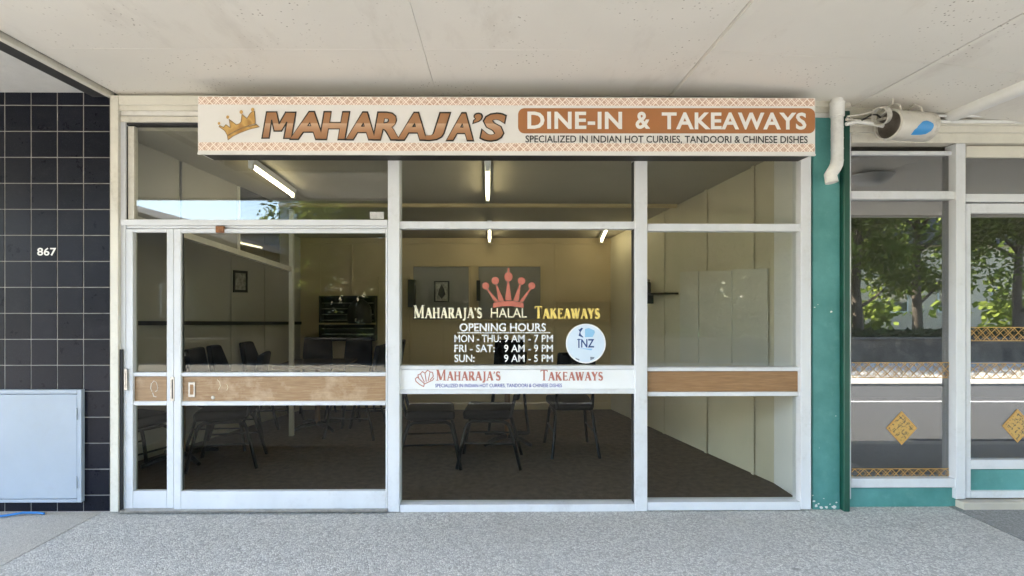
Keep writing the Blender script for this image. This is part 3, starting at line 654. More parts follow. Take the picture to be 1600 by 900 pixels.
# ================================================================== PILASTER, DOWNPIPE
pl = thing('pilaster', 'teal painted pier between the two shopfronts with chipped paint at its foot', 'pier', (X(1295), .05, 0))
obj('pier_face', MB().box(X(1268.5), X(1311), -.012, .2, .0, SOF-.12, .004), 'teal', pl)
obj('corner_post', MB().box(X(1311.4), X(1321), -.05, .2, .0, SOF-.12, .004), 'dkgreen', pl)
random.seed(3)
chips = [(1272, 783, 2.2), (1275, 790, 3.2), (1279, 787, 1.6), (1283, 793, 2.6), (1291, 792, 3.0), (1297, 788, 1.4), (1303, 792, 3.4), (1307, 785, 1.8), (1270, 774, 1.2), (1287, 779, 1.0), (1299, 487, 2.4), (1273, 480, 1.3), (1278, 476, .9), (1306, 650, 1.0), (1280, 700, .8)]
for a, b, r_ in chips:
    n_ = random.randint(6, 9); pts = [P(a+r_*random.uniform(.5, 1.3)*math.cos(j*2*math.pi/n_), min(797, b+r_*random.uniform(.35, 1.0)*math.sin(j*2*math.pi/n_)), -.0126) for j in range(n_)]
    obj('paint_chip', MB().poly(pts, -.0126), 'trim_white', pl, norm=False)
dp = thing('downpipe', 'white plastic downpipe stub with angled spout on the teal pier', 'pipe', (X(1308, -.09), -.09, 2.3))
ax, ay, rr = X(1308, -.09), -.09, E(20)/2*.84
obj('pipe_shaft', MB().tube([(ax, ay, SOF-.055), (ax, ay, Z(250, 1308, ay))], rr, 20), 'pvc', dp, True)
e0 = Z(250, 1308, ay); e1x, e1z = P(1300, 288, ay)
el = [(ax, ay, e0+.001), (ax-.004, ay, e0-.03), (ax-.018, ay, e0-.06), (ax-.05, ay-.005, e0-.105), (X(1298, ay), ay-.012, Z(286, 1298, ay))]
obj('elbow', MB().tube(el, rr*1.05, 20, False), 'pvc', dp, True)
obj('collar', MB().lathe([(rr*1.02, .10), (rr*1.25, .10), (rr*1.28, .09), (rr*1.18, .085), (rr*1.18, .0), (rr*1.02, -.005)], 24, (ax, ay, Z(182, 1308, ay))), 'pvc', dp, True)
for zz_ in (200, 217, 233): obj('ring', MB().lathe([(rr, .004), (rr*1.035, .003), (rr*1.035, -.003), (rr, -.004)], 24, (ax, ay, Z(zz_, 1308, ay))), 'pvc', dp, True)
# ================================================================== NEIGHBOUR SHOPFRONT
NY = .05
ns = thing('neighbour_shopfront', 'white framed neighbouring shopfront with mirrored glass and gold lattice bands', 'shopfront', (X(1500), NY, 0))
def nb(name, mat, a, b, c, d, y0=-.02, y1=.04, bev=.002, root=ns, **kw): return pbox(name, mat, root, a, b, c, d, NY+y0, NY+y1, bev, **kw)
nb('jamb', 'alu', 1322.5, 1330, 207, 780, -.05, .05)
nb('head_board', 'cream', 1331, 1860, 186, 196, -.09, .05); nb('head_board', 'cream', 1322, 1860, 197, 207, -.07, .05); nb('frame_head', 'cream', 1331, 1860, 208, 223.5, -.045, .05)
nb('frieze_board', 'cream', 1322, 1860, 150, 185, -.03, .05); nb('mullion', 'alu', 1494, 1509, 224, 780, -.045, .05); nb('mullion', 'alu', 1722, 1737, 224, 780, -.045, .05)
nb('head_rail', 'alu', 1331, 1493.5, 236, 242, -.01, .05); nb('head_rail', 'cream', 1510, 1721, 228, 246, -.01, .05)
nb('transom_bar', 'alu', 1330.5, 1493.5, 298.5, 311, -.035, .05); nb('transom_bar', 'alu', 1509.5, 1721, 303, 315.5, -.035, .05)
nb('sill', 'alu', 1330.5, 1493.5, 748, 762, -.035, .05)
nb('stall_riser', 'teal', 1327, 1494, 762.5, 794, -.012, .05)
nb('glazing_bead', 'rubber', 1489, 1493.6, 225, 298, -.012, .04); nb('glazing_bead', 'rubber', 1489, 1493.6, 311.5, 747.5, -.012, .04)
pane(ns, 1330, 1493, 243, 298, NY+.014, 'film_glass'); pane(ns, 1330, 1493, 311, 748, NY+.014, 'film_glass'); pane(ns, 1510, 1721, 247, 303, NY+.014, 'film_glass')
pane(ns, 1738, 1860, 225, 748, NY+.014, 'film_glass'); nb('sill', 'alu', 1737.5, 1860, 748, 762, -.035, .05); nb('stall_riser', 'teal', 1737.5, 1860, 762.5, 794, -.012, .05)
nd = thing('neighbour_door', 'white framed glass door of the neighbouring shop with teal kick panel', 'door', (X(1610, NY), NY, .02))
nb('stile', 'alu', 1509.5, 1517, 318, 778, -.03, .03, root=nd); nb('stile', 'alu', 1713, 1721, 318, 778, -.03, .03, root=nd)
nb('top_rail', 'alu', 1517.3, 1712.7, 318, 333, -.028, .03, root=nd); nb('mid_rail', 'alu', 1517.3, 1712.7, 718.5, 733, -.028, .03, root=nd); nb('bottom_rail', 'alu', 1517.3, 1712.7, 767, 778, -.028, .03, root=nd)
nb('kick_panel', 'teal', 1517.3, 1712.7, 733.4, 766.6, -.008, .02, root=nd); pane(nd, 1518, 1712, 334, 718, NY+.005, 'film_glass')
obj('threshold', MB().box(X(1500, 0), X(1860, 0), -.03, .1, .0, Z(783, 1550), .004), 'path_far', nd)
def gband(root, a, b, c, d, y):
    nb_ = pbox('lattice_film', 'gold_band', root, a, b, c, d, y, y+.0006, 0)
    for q1, q2 in ((c-.9, c), (d, d+.9)): pbox('film_edge', 'gold', root, a, b, q1, q2, y, y+.0006, 0)
gy = NY+.0115
gband(ns, 1331, 1488.5, 567, 590, gy); gband(ns, 1331, 1488.5, 733, 746.5, gy)
gband(nd, 1517.6, 1712, 512, 532, NY+.0025); gband(nd, 1517.6, 1712, 568, 591, NY+.0025)
for root, cx, cy, y in ((ns, 1409, 669, gy), (nd, 1590, 665.5, NY+.0025)):
    obj('gold_diamond', MB().poly([P(cx+a*24, cy+b*26.5, y) for a, b in ((0, -1), (-1, 0), (0, 1), (1, 0))], y), 'gold', root, norm=False)
    obj('diamond_ornament', MB().poly([P(cx+a*21, cy+b*23, y-.0006) for a, b in ((0, -1), (-1, 0), (0, 1), (1, 0))], y-.0006), 'gold_print', root, norm=False)
# neighbour room behind the glass
ry0, ry1, rx0, rx1, rz = NY+.06, 4.2, X(1322)+.02, 9.5, 2.66
obj('neighbour_floor', MB().box(rx0, rx1, ry0, ry1, -.1, .004, 0), 'carpet', kind='structure')
obj('neighbour_ceiling', MB().box(rx0, rx1, ry0, ry1, rz, rz+.05, 0), 'ceil_in', kind='structure')
obj('neighbour_wall', MB().box(rx0, rx1, ry1, ry1+.1, -.1, rz+.2, 0), 'wall_grey', kind='structure')
lx, ly = 3.73, -1.30; lz = SOF-sag(3.7)-.004
ol = thing('oyster_light', 'round white light under the canopy, mirrored in the neighbouring top window', 'ceiling light', (lx, ly, lz-.05))
obj('light_base', MB().lathe([(0, 0), (.20, 0), (.20, -.012), (.185, -.018)], 28, (lx, ly, lz)), 'white_vinyl', ol, True)
obj('light_cover', MB().lathe([(.183, -.018), (.15, -.06), (.11, -.085), (.05, -.095), (0, -.097)], 28, (lx, ly, lz)), 'white_vinyl', ol, True)
# ================================================================== CYLINDER LAMP, CONDUITS
ca, cb = P(1389, 195, -.18), P(1448, 199, -.115)
A_, B_ = Vector((ca[0], -.18, ca[1])), Vector((cb[0], -.115, cb[1])); axv = (B_-A_).normalized(); Lc = (B_-A_).length; rc = .098
cl = thing('cylinder_lamp', 'dented white cylinder lamp housing with blue patch hung under the soffit', 'lamp', tuple((A_+B_)/2))
obj('housing', MB().lathe([(rc*.93, .004), (rc, 0), (rc, Lc*.3), (rc*1.005, Lc*.31), (rc*1.005, Lc*.98), (rc*.93, Lc), (0, Lc*1.005)], 36, A_, axv), 'lampwhite', cl, True)
obj('reflector', MB().lathe([(rc*.93, .004), (rc*.86, .05), (rc*.6, .12), (rc*.3, .14), (0, .14)], 36, A_, axv), 'lampdark', cl, True)
obj('rim', MB().lathe([(rc*1.0, .012), (rc*1.06, .01), (rc*1.06, -.008), (rc*.92, -.01), (rc*.92, .01)], 36, A_, axv), 'lampwhite', cl, True)
obj('lens_knob', MB().lathe([(0, .10), (.02, .105), (.022, .14)], 14, A_, axv), 'lampdark', cl, True)
cu_ = Vector((0, -1, 0)); cu_ = (cu_-axv*cu_.dot(axv)).normalized(); cw_ = axv.cross(cu_)
if cw_.z < 0: cw_ = -cw_
mb = MB(); na = 10
prof = [(.34, -.95, -.62), (.42, -.95, -.25), (.50, -.93, -.02), (.60, -.9, .06), (.70, -.82, .0), (.78, -.6, -.12), (.80, -.4, -.25)]
for t, lo, hi in prof:
    for i in range(na+1):
        a = lo+(hi-lo)*i/na; mb.v.append(tuple(A_+axv*Lc*t+(cu_*math.cos(a)+cw_*math.sin(a))*(rc*1.005+.0012)))
for j in range(len(prof)-1):
    for i in range(na): a = j*(na+1)+i; mb.f.append((a, a+1, a+na+2, a+na+1))
obj('blue_patch', mb, 'sticker_blue', cl, True)
for t, w in ((.10, .8), (.66, .75)):
    c = A_+axv*Lc*t
    obj('hanger_strap', MB().tube([c+cu_*rc*.6+cw_*rc*.82, c+cu_*rc*.5+cw_*rc*1.2, c+cu_*rc*.2+cw_*rc*1.4, c-cu_*rc*.2+cw_*rc*1.4, c-cu_*rc*.5+cw_*rc*1.2, c-cu_*rc*.6+cw_*rc*.82], .006, 8), 'lampwhite', cl, True)
    obj('hanger_rod', MB().tube([c+cw_*rc*1.4, (c.x, c.y, SOF-sag(c.x)+.002)], .007, 8), 'lampwhite', cl, True)
obj('end_clip', MB().lathe([(.055, -.018), (.062, -.018), (.062, .018), (.055, .018), (.055, -.018)], 22, (X(1379, -.2), -.19, Z(180, 1379, -.2)), (axv.x, axv.y, .35)), 'lampwhite', cl, True)
cq = thing('cable_bundle', 'slack grey and black cables behind the cylinder lamp', 'cable', (X(1345, -.08), -.08, 2.7))
for k, (pp, r_, m_) in enumerate((([(1322, 186), (1345, 190), (1370, 188), (1385, 184)], .011, 'lampwhite'), ([(1322, 194), (1340, 190), (1362, 193), (1380, 197)], .013, 'pvc'), ([(1346, 188), (1354, 184), (1362, 179), (1370, 179), (1376, 184)], .006, 'signblack'), ([(1324, 182), (1350, 178), (1372, 172), (1384, 166)], .006, 'lampwhite'))):
    obj('cable', MB().tube([(*[P(a, b, -.12-.012*k)[0]], -.12-.012*k, P(a, b, -.12-.012*k)[1]) for a, b in pp], r_, 8), m_, cq, True)
px_, pz_ = P(1486, 187, -.03); dr_ = .05
obj('drain_pipe', MB().tube([(3.2, -.06, 2.79), (3.2, -.3, 2.79), (3.2, -3.4, 2.79)], dr_, 18), 'pvc', None, True, label='thick pale pipe running outwards under the soffit at the right', cat='pipe')
for i, (yy, zz_, r_) in enumerate(((-.06, 190, .012), (-.075, 181, .009))): obj('conduit', MB().tube([(X(1440 if i else 1325, yy), yy, Z(zz_, 1500, yy)), (X(1860, yy), yy, Z(zz_, 1500, yy))], r_, 10), 'pvc', None, True, label=('thin upper conduit along the wall top right of the cylinder lamp', 'thicker lower conduit along the wall head above the neighbouring windows')[1-i], cat='conduit')
# ================================================================== DINING ROOM
BY = K(1.92); FL = .006
LW0, LW1, RW0, RW1 = E(-803), E(-585), E(519), E(344)
def ceilz(y): return CAMZ+E(270-89*(y/CAMD))
obj('room_floor', MB().add([(LW0-.3, .1, FL), (RW0+.05, .1, FL), (RW1+.3, BY+.1, FL), (LW1-.3, BY+.1, FL), (LW0-.3, .1, -.1), (RW0+.05, .1, -.1), (RW1+.3, BY+.1, -.1), (LW1-.3, BY+.1, -.1)], [(0, 1, 2, 3), (7, 6, 5, 4), (0, 4, 5, 1), (1, 5, 6, 2), (2, 6, 7, 3), (3, 7, 4, 0)]), 'carpet', kind='structure')
def slabw(name, mat, x0, y0, x1, y1, z0, z1a, z1b, t, kind='structure', parent=None, **kw):      # upright slab between two plan points, t thick to the left of its direction
    d = Vector((x1-x0, y1-y0)).normalized(); n = Vector((-d.y, d.x))*t
    vs = [(x0, y0, z0), (x1, y1, z0), (x1, y1, z1b), (x0, y0, z1a)]; vs += [(a+n.x, b+n.y, c) for a, b, c in vs]
    return obj(name, MB().add(vs, [(0, 1, 2, 3), (7, 6, 5, 4), (0, 4, 5, 1), (1, 5, 6, 2), (2, 6, 7, 3), (3, 7, 4, 0)]), mat, parent, kind=kind, **kw)
slabw('room_wall_left', 'wall_grey', LW0, .08, LW1, BY, -.1, 2.9, 2.9, .1)
slabw('room_wall_right', 'wall_pale', RW0, .08, RW1, BY, -.1, 2.9, 2.9, -.1)
slabw('room_wall_back', 'wall_in', LW1-.1, BY, RW1+.1, BY, -.1, 2.9, 2.9, .1)
slabw('room_wall_front', 'wall_grey', LW0-.1, .165, X(190), .165, -.1, 2.9, 2.9, -.003)
obj('room_ceiling', MB().add([(LW0-.3, .06, ceilz(.06)), (RW0+.3, .06, ceilz(.06)), (RW0+.3, BY+.1, ceilz(BY+.1)), (LW0-.3, BY+.1, ceilz(BY+.1))]+[(LW0-.3, .06, 3), (RW0+.3, .06, 3), (RW0+.3, BY+.1, 3), (LW0-.3, BY+.1, 3)], [(0, 1, 2, 3), (7, 6, 5, 4), (0, 4, 5, 1), (1, 5, 6, 2), (2, 6, 7, 3), (3, 7, 4, 0)]), 'ceil_in', kind='structure')
def lwx(y): return LW0+(LW1-LW0)*y/BY
def rwx(y): return RW0+(RW1-RW0)*y/BY
cbm = thing('ceiling_batten', 'pale timber batten crossing the dining room ceiling', 'batten', (0, K(1.49), 2.4))
yb = K(1.49); box('batten', 'wall_in', cbm, -2.3, rwx(yb)-.01, yb, yb+.06, ceilz(yb)-.035, ceilz(yb)+.002, .003)
# battens on the walls (cover strips): parts of a wainscot thing
wb = thing('wall_battens', 'thin cover strips over the sheet joints of the right hand room wall', 'trim', (2, 1.5, 0))
for k in (1.19, 1.36, 1.56, 1.76):
    y = K(k); slabw('batten', 'wall_pale', rwx(y)-.004, y, rwx(y+.035)-.004, y+.035, FL, ceilz(y), ceilz(y), .003, None, wb)
wb2 = thing('back_wall_battens', 'thin cover strips and rails on the cream back wall of the dining room', 'trim', (-.5, BY, 0))
def bb(name, mat, root, a, b, c, d, t=.02, off=0, **kw): return pbox(name, mat, root, a, b, c, d, BY-t-off, BY-off-.001, .001, **kw)
bb('batten', 'wall_in', wb2, 866, 870, 376, 640, .008); bb('batten', 'wall_in', wb2, 548, 551, 382, 462, .008); bb('batten', 'wall_in', wb2, 690, 692.5, 508, 638, .008); bb('batten', 'wall_in', wb2, 498, 501, 376, 462, .008)
bb('rail', 'wall_in', wb2, 605, 945, 503, 506, .012); bb('rail', 'wall_in', wb2, 470, 958, 376, 381, .02); bb('skirting', 'wall_in', wb2, 470, 958, 629, 640, .014)
# left wall: dark strip modelled in place of a reflection in the glass, battens, skirting
lb = thing('wall_trim_and_reflection', 'dark brown dado rail along the grey left wall of the dining room', 'trim', (-3, 1.5, 1.3))
vs = []
for y, zz_ in ((.2, CAMZ-E(35*1.05)), (BY-.02, CAMZ-E(35*1.9))): vs += [(lwx(y)+.002, y, zz_+.02), (lwx(y)+.03, y, zz_+.02), (lwx(y)+.03, y, zz_-.02), (lwx(y)+.002, y, zz_-.02)]
obj('rail', MB().add(vs, [(0, 1, 2, 3), (7, 6, 5, 4), (0, 4, 5, 1), (1, 5, 6, 2), (2, 6, 7, 3), (3, 7, 4, 0)]), 'signblack', lb)
for k in (1.28, 1.44, 1.6, 1.74): y = K(k); slabw('batten', 'wall_grey', lwx(y)+.003, y, lwx(y+.04)+.003, y+.04, FL, 2.3, 2.3, -.006, None, lb)
slabw('skirting', 'wall_pale', lwx(.2)+.003, .2, lwx(BY-.02)+.003, BY-.02, FL, .13, .13, -.012, None, lb)
# clerestory partition hanging from the ceiling on the left
cp = thing('clerestory_partition', 'hanging partition with sloping bottom rail under the ceiling on the left', 'partition', (-2.5, 1, 2))
def px0(k): return E(-596+214*(k-1.065))
def crail(k): return CAMZ+E(123-46*(k-1.17)/.373)
ks = [1.03, 1.17, 1.34, 1.50, 1.543]
for i in range(3):
    a, b = ks[i]+.004, ks[i+1]-.004; d = (px0(b)-px0(a), K(b)-K(a))
    vs = []
    for k in (a, b): vs += [(px0(k), K(k), crail(k)+.02), (px0(k), K(k), ceilz(K(k))-.001)]
    vs += [(v[0]-.018, v[1], v[2]) for v in vs]
    obj('panel', MB().add(vs, [(0, 1, 3, 2), (4, 6, 7, 5), (0, 4, 5, 1), (2, 3, 7, 6), (0, 2, 6, 4), (1, 5, 7, 3)]), 'grey_door' if i < 2 else 'house_glass', cp)
vs = []
for k in (1.03, 1.543): vs += [(px0(k)+.012, K(k), crail(k)+.02), (px0(k)-.03, K(k), crail(k)+.02), (px0(k)-.03, K(k), crail(k)-.03), (px0(k)+.012, K(k), crail(k)-.03)]
obj('bottom_rail', MB().add(vs, [(0, 1, 2, 3), (7, 6, 5, 4), (0, 4, 5, 1), (1, 5, 6, 2), (2, 6, 7, 3), (3, 7, 4, 0)]), 'cream', cp)
pk = K(1.543); box('post', 'trim_white', cp, px0(1.543)-.02, px0(1.543)+.022, pk, pk+.05, FL, ceilz(pk+.06), .002)
box('mullion', 'cream', cp, px0(1.34)-.02, px0(1.34)+.012, K(1.34)-.012, K(1.34)+.012, crail(1.34), ceilz(K(1.36)), .002)
# ------------------------------------------------------------------ tube lights
def tube_light(k0, k1, x0, x1, label):
    y0, y1 = K(k0), K(k1); z0, z1 = ceilz(y0)-.012, ceilz(y1)-.012
    t = thing('tube_light', label, 'tube light', (x0, y0, z0), 'fluorescent tube lights on the dining room ceiling')
    d = Vector((x1-x0, y1-y0, z1-z0)); u = d.normalized(); s = u.cross(Vector((0, 0, 1))).normalized()*.028; h = Vector((0, 0, .045))
    a, b = Vector((x0, y0, z0)), Vector((x1, y1, z1)); vs = []
    for p in (a, b): vs += [p-s, p+s, p+s*.7-h, p-s*.7-h]
    obj('batten_body', MB().add(vs, [(0, 1, 2, 3), (7, 6, 5, 4), (0, 4, 5, 1), (1, 5, 6, 2), (2, 6, 7, 3), (3, 7, 4, 0)]), 'white_vinyl', t)
    dz = Vector((0, 0, -.064))
    obj('tube', MB().tube([a+dz+u*.04, b+dz-u*.04], .011, 10), 'tube_on', t, True)
    for p, sg_ in ((a, 1), (b, -1)): obj('lamp_holder', MB().box(p.x-.018, p.x+.018, p.y-.012 if sg_ > 0 else p.y-.03, p.y+.03 if sg_ > 0 else p.y+.012, p.z-.085, p.z-.04, .003), 'white_vinyl', t)
tube_light(1.145, 1.36, E(-380*1.15), E(-315*1.36), 'lit tube light in the left bay below the crown end of the sign')
tube_light(1.155, 1.385, E(-13*1.15), E(-13*1.38), 'lit tube light pointing inwards near the top centre of the middle transom pane')
tube_light(1.66, 1.88, E(-10*1.7), E(-10*1.88), 'small lit tube light at the back directly above the red crown sticker')
tube_light(1.68, 1.88, E(174*1.69), E(165*1.88), 'small lit tube light at the back near the right hand room corner')
# ------------------------------------------------------------------ back wall things
def framed(name, a, b, c, d, label, mat='grey_door', fr=2.5, cat='door', tf='wall_in', t=.03):
    r_ = thing(name, label, cat, (X((a+b)/2, BY), BY-t, Z(d, 781, BY)))
    bb('leaf', mat, r_, a+fr+.3, b-fr-.3, c+fr+.3, d-(.3 if cat == 'door' else fr+.3), t*.5)
    bb('frame', tf, r_, a, a+fr, c, d, t); bb('frame', tf, r_, b-fr, b, c, d, t); bb('frame', tf, r_, a+fr+.2, b-fr-.2, c, c+fr, t)
    if cat != 'door': bb('frame', tf, r_, a+fr+.2, b-fr-.2, d-fr, d, t)
    return r_
framed('wall_panel', 643, 735, 414, 502, 'grey wall panel on the back wall holding a small framed picture', 'grey_door', 2.5, 'panel')
framed('wall_panel', 745, 847, 414, 502, 'grey wall panel on the back wall behind the red crown sticker', 'grey_door', 2.5, 'panel')
framed('serving_hatch', 866, 954, 470, 504, 'closed serving hatch low on the right of the cream back wall', 'wall_in', 3, 'hatch')
framed('room_door', 589, 640, 432, 639.5, 'plain cream door in the back wall left of the grey panels', 'wall_in', 2.4)
pf = thing('picture_frame', 'small black framed ornamental print hung on the grey back panel', 'picture', (X(690, BY), BY-.04, Z(470, 781, BY)))
bb('print', 'picture', pf, 680.5, 699.5, 441, 470, .008, .032); [bb('frame', 'signblack', pf, *v, .018, .031) for v in ((678, 680.3, 439, 472), (699.7, 702, 439, 472), (680.5, 699.5, 439, 440.9), (680.5, 699.5, 470.1, 472))]
obj('print_motif', MB().poly([P(a, b, BY-.0415) for a, b in ((690, 444), (686, 452), (684, 460), (690, 467), (696, 460), (694, 452))], BY-.0415), 'signblack', pf, norm=False)
sp1 = thing('wall_speaker', 'slim black speaker on the back wall beside the picture panel', 'speaker', (X(642, BY), BY-.08, Z(480, 781, BY)))
bb('speaker_box', 'signblack', sp1, 637, 648, 437, 480, .09, .031); bb('grille', 'dark', sp1, 638.5, 646.5, 439, 478, .004, .122)
sp2 = thing('wall_speaker', 'second slim black speaker, between the two grey back panels', 'speaker', (X(749, BY), BY-.08, Z(470, 781, BY)))
bb('speaker_box', 'signblack', sp2, 744.5, 750, 438, 470, .07, .031); bb('grille', 'dark', sp2, 745.5, 749, 440, 468, .004, .102)
# kitchen servery, dark
kv = thing('display_cabinet', 'dark glazed display cabinet with shelves against the back wall on the left', 'cabinet', (X(541, BY), BY-.2, Z(532, 781, BY)))
bb('back_board', 'dark', kv, 499, 585, 463, 532, .01, .0)
[bb('frame', 'signblack', kv, *v, .16, .011) for v in ((498, 500.5, 462, 533), (583.5, 586, 462, 533), (500.8, 583.2, 462, 464.5), (500.8, 583.2, 530.5, 533))]
for s_ in (473, 482, 491, 500, 513, 522): bb('shelf', 'steel', kv, 501, 583, s_, s_+1, .10, .012)
bb('counter_edge', 'wall_in', kv, 498, 587, 504.5, 507, .02, .172)
ur = thing('urn', 'dark bulky urn standing in front of the dark display cabinet', 'urn', (X(560, BY), BY-.2, Z(504, 781, BY)))
ux, uy, uz = X(562, BY-.28), BY-.28, Z(504.5, 781, BY-.2)
obj('urn_body', MB().lathe([(0, 0), (.15, 0), (.16, .06), (.15, .20), (.11, .26), (.1, .27), (.05, .31), (0, .315)], 20, (ux, uy, uz)), 'signblack', ur, True)
obj('urn_tap', MB().tube([(ux, uy-.14, uz+.06), (ux, uy-.19, uz+.06), (ux, uy-.195, uz+.03)], .01, 8), 'steel', ur, True)
obj('urn_handle', MB().tube([(ux+.13, uy, uz+.2), (ux+.19, uy, uz+.18), (ux+.19, uy, uz+.1), (ux+.14, uy, uz+.08)], .01, 8), 'signblack', ur, True)
# pictures left wall
y0p, y1p = K(1.605), K(1.66)
pw = thing('picture_frame', 'narrow black framed picture high on the grey left wall', 'picture', (lwx(y0p), y0p, 1.6))
def lq(name, mat, ya, yb_, za, zb_, o): return slabw(name, mat, lwx(ya)+o, ya, lwx(yb_)+o, yb_, za, zb_, zb_, -.014, None, pw)
zp0, zp1 = CAMZ+E(13*1.63), CAMZ+E(47*1.63)
lq('print', 'picture', y0p+.02, y1p-.02, zp0+.03, zp1-.03, .004)
lq('frame', 'signblack', y0p, y0p+.02, zp0, zp1, .012); lq('frame', 'signblack', y1p-.02, y1p, zp0, zp1, .012); lq('frame', 'signblack', y0p+.021, y1p-.021, zp0, zp0+.03, .012); lq('frame', 'signblack', y0p+.021, y1p-.021, zp1-.03, zp1, .012)
# right wall pale boards + shelf
pb = thing('wall_board', 'pale three leaf board fixed on the right hand room wall', 'board', (2, 1.2, 1))
def kr(px_): # relative depth where a pixel column meets the right wall
    lo, hi = 1.0, 1.92
    for _ in range(40):
        m_ = (lo+hi)/2
        if X(px_, K(m_)) > rwx(K(m_)): hi = m_
        else: lo = m_
    return lo
pcs = [(1064, 1093, 425, 565), (1094, 1145, 424, 567), (1146, 1201, 421, 571)]
for a, b, c, d in pcs:
    vs = []
    for px_ in (a, b):
        k = kr(px_); y = K(k)
        for py_ in (c if px_ == a else c-1.5, d if px_ == a else d+1.5): vs.append((rwx(y)-.004, y, CAMZ+(470-py_)/220*k))
    vs += [(v[0]-.008, v[1]-.002, v[2]) for v in vs]
    obj('leaf', MB().add(vs, [(0, 1, 3, 2), (4, 6, 7, 5), (0, 4, 5, 1), (2, 3, 7, 6), (0, 2, 6, 4), (1, 5, 7, 3)]), 'pale_board', pb)
sh = thing('wall_shelf', 'short dark shelf on the right hand wall near the back', 'shelf', (1.7, 2.6, 1.5))
ka, kb = kr(1061), kr(1012); slabw('board', 'signblack', rwx(K(ka))-.006, K(ka), rwx(K(kb))-.006, K(kb), CAMZ+E(10*ka), CAMZ+E(10*ka)+.02, CAMZ+E(10*ka)+.02, .16, None, sh)
kc = kr(1022); slabw('shelf_bracket', 'signblack', rwx(K(kc))-.006, K(kc), rwx(K(kc)+.02)-.006, K(kc)+.02, CAMZ+E(10*ka)-.1, CAMZ+E(10*ka)-.002, CAMZ+E(10*ka)-.002, .1, None, sh)
jr = thing('jar', 'dark jar standing on the short shelf at the back right', 'jar', (rwx(K(kc))-.09, K(kc), CAMZ+E(10*ka)+.021))
obj('jar_body', MB().lathe([(0, 0), (.05, 0), (.055, .03), (.05, .12), (.035, .13)], 14, jr.location), 'signblack', jr, True); obj('lid', MB().lathe([(.036, .13), (.04, .131), (.04, .155), (0, .157)], 14, jr.location), 'steel', jr, True)
# ------------------------------------------------------------------ chairs and tables
def chair_proto():
    t = thing('chair', '', 'chair', (0, 0, 0), 'black padded dining chairs')
    def pad(x0, x1, y0, y1, z0, z1, rnd):
        bm = bmesh.new(); bmesh.ops.create_cube(bm, size=1)
        for v in bm.verts: v.co = ((x0+x1)/2+v.co.x*(x1-x0), (y0+y1)/2+v.co.y*(y1-y0), (z0+z1)/2+v.co.z*(z1-z0))
        bmesh.ops.bevel(bm, geom=bm.edges[:], offset=rnd, segments=3, affect='EDGES', profile=.6)
        bm.verts.index_update(); m_ = MB().add([v.co[:] for v in bm.verts], [[v.index for v in f.verts] for f in bm.faces]); bm.free(); return m_
    seat = pad(-.21, .22, -.205, .205, .43, .515, .036)
    seat.v = [(x, y*(1+.08*x/.2), z+(.012*(1-(x/.22)**2)*(1-(y/.21)**2) if z > .48 else 0)) for x, y, z in seat.v]
    obj('seat', seat, 'vinyl_black', t, True)
    bk = pad(-.03, .03, -.195, .195, .60, 1.0, .025)
    bk.v = [(-.225+x-(z-.5)*.17-.03*(1-(y/.2)**2), y*(1-.10*(z-.6)/.4), z) for x, y, z in bk.v]
    obj('backrest', bk, 'vinyl_black', t, True)
    for s in (-1, 1):
        obj('leg', MB().tube([(.27, s*.225, 0), (.235, s*.20, .18), (.20, s*.185, .345), (.18, s*.18, .39), (.14, s*.178, .412), (.0, s*.178, .415)], .0155, 8), 'tube_black', t, True)
        obj('leg', MB().tube([(-.29, s*.225, 0), (-.245, s*.20, .18), (-.20, s*.185, .345), (-.18, s*.18, .39), (-.14, s*.178, .412), (.0, s*.178, .4151)], .0155, 8), 'tube_black', t, True)
        obj('side_rail', MB().tube([(.228, s*.197, .22), (-.238, s*.197, .22)], .009, 6), 'tube_black', t, True)
        obj('back_post', MB().tube([(.02, s*.165, .432), (-.17, s*.17, .44), (-.205, s*.172, .47), (-.235, s*.172, .60), (-.285, s*.165, .86)], .0145, 8), 'tube_black', t, True)
    obj('seat_bracket', MB().tube([(.12, -.178, .43), (.12, .178, .43)], .009, 6), 'tube_black', t, True); obj('seat_bracket', MB().tube([(-.12, -.178, .43), (-.12, .178, .43)], .009, 6), 'tube_black', t, True)
    return t
def dup(root, loc, rz, label):
    r_ = root.copy(); COL.objects.link(r_); r_.location = loc; r_.rotation_euler = (0, 0, rz); r_['label'] = label
    for ch in list(root.children):
        c = ch.copy(); COL.objects.link(c); c.parent = r_
    return r_
proto = chair_proto(); first = True
chairs = [(-2.45, 1.05, 180+14, 'black padded chair seen whole through the lower door glass, its back to the right'),
 (-3.08, .72, 68, 'black padded chair behind the narrow lower sidelight glass'),
 (-2.76, 1.62, 5, 'black padded chair at the left wall, nearest the door of the three backs seen there'),
 (-2.76, 2.03, 3, 'black padded chair at the left wall, middle one of the three backs'),
 (-2.62, 2.45, 2, 'black padded chair at the left wall, farthest of the three backs'),
 (-2.30, 2.86, -80, 'black padded chair behind the table by the dark display cabinet, on the left'),
 (-1.86, 2.92, -96, 'black padded chair behind the table by the dark display cabinet, on the right'),
 (-1.55, 2.05, 172, 'black padded chair right of the table left of the first mullion, nearer'),
 (-1.45, 2.56, 186, 'black padded chair right of the table left of the first mullion, farther'),
 (-.60, 1.04, 6, 'black padded chair at the left edge of the lower middle pane, facing right'),
 (-.06, 1.08, 176, 'black padded chair under the centre of the name panel, facing left'),
 (.74, 1.44, 92, 'black padded chair right of centre in the lower middle pane, seen from behind'),
 (.15, 2.35, -92, 'black padded chair at the far side of the dark middle table')]
for x, y, rz, lab in chairs:
    if first: proto.location = (x, y, FL); proto.rotation_euler = (0, 0, R(rz)); proto['label'] = lab; first = False; continue
    dup(proto, (x, y, FL), R(rz), lab)
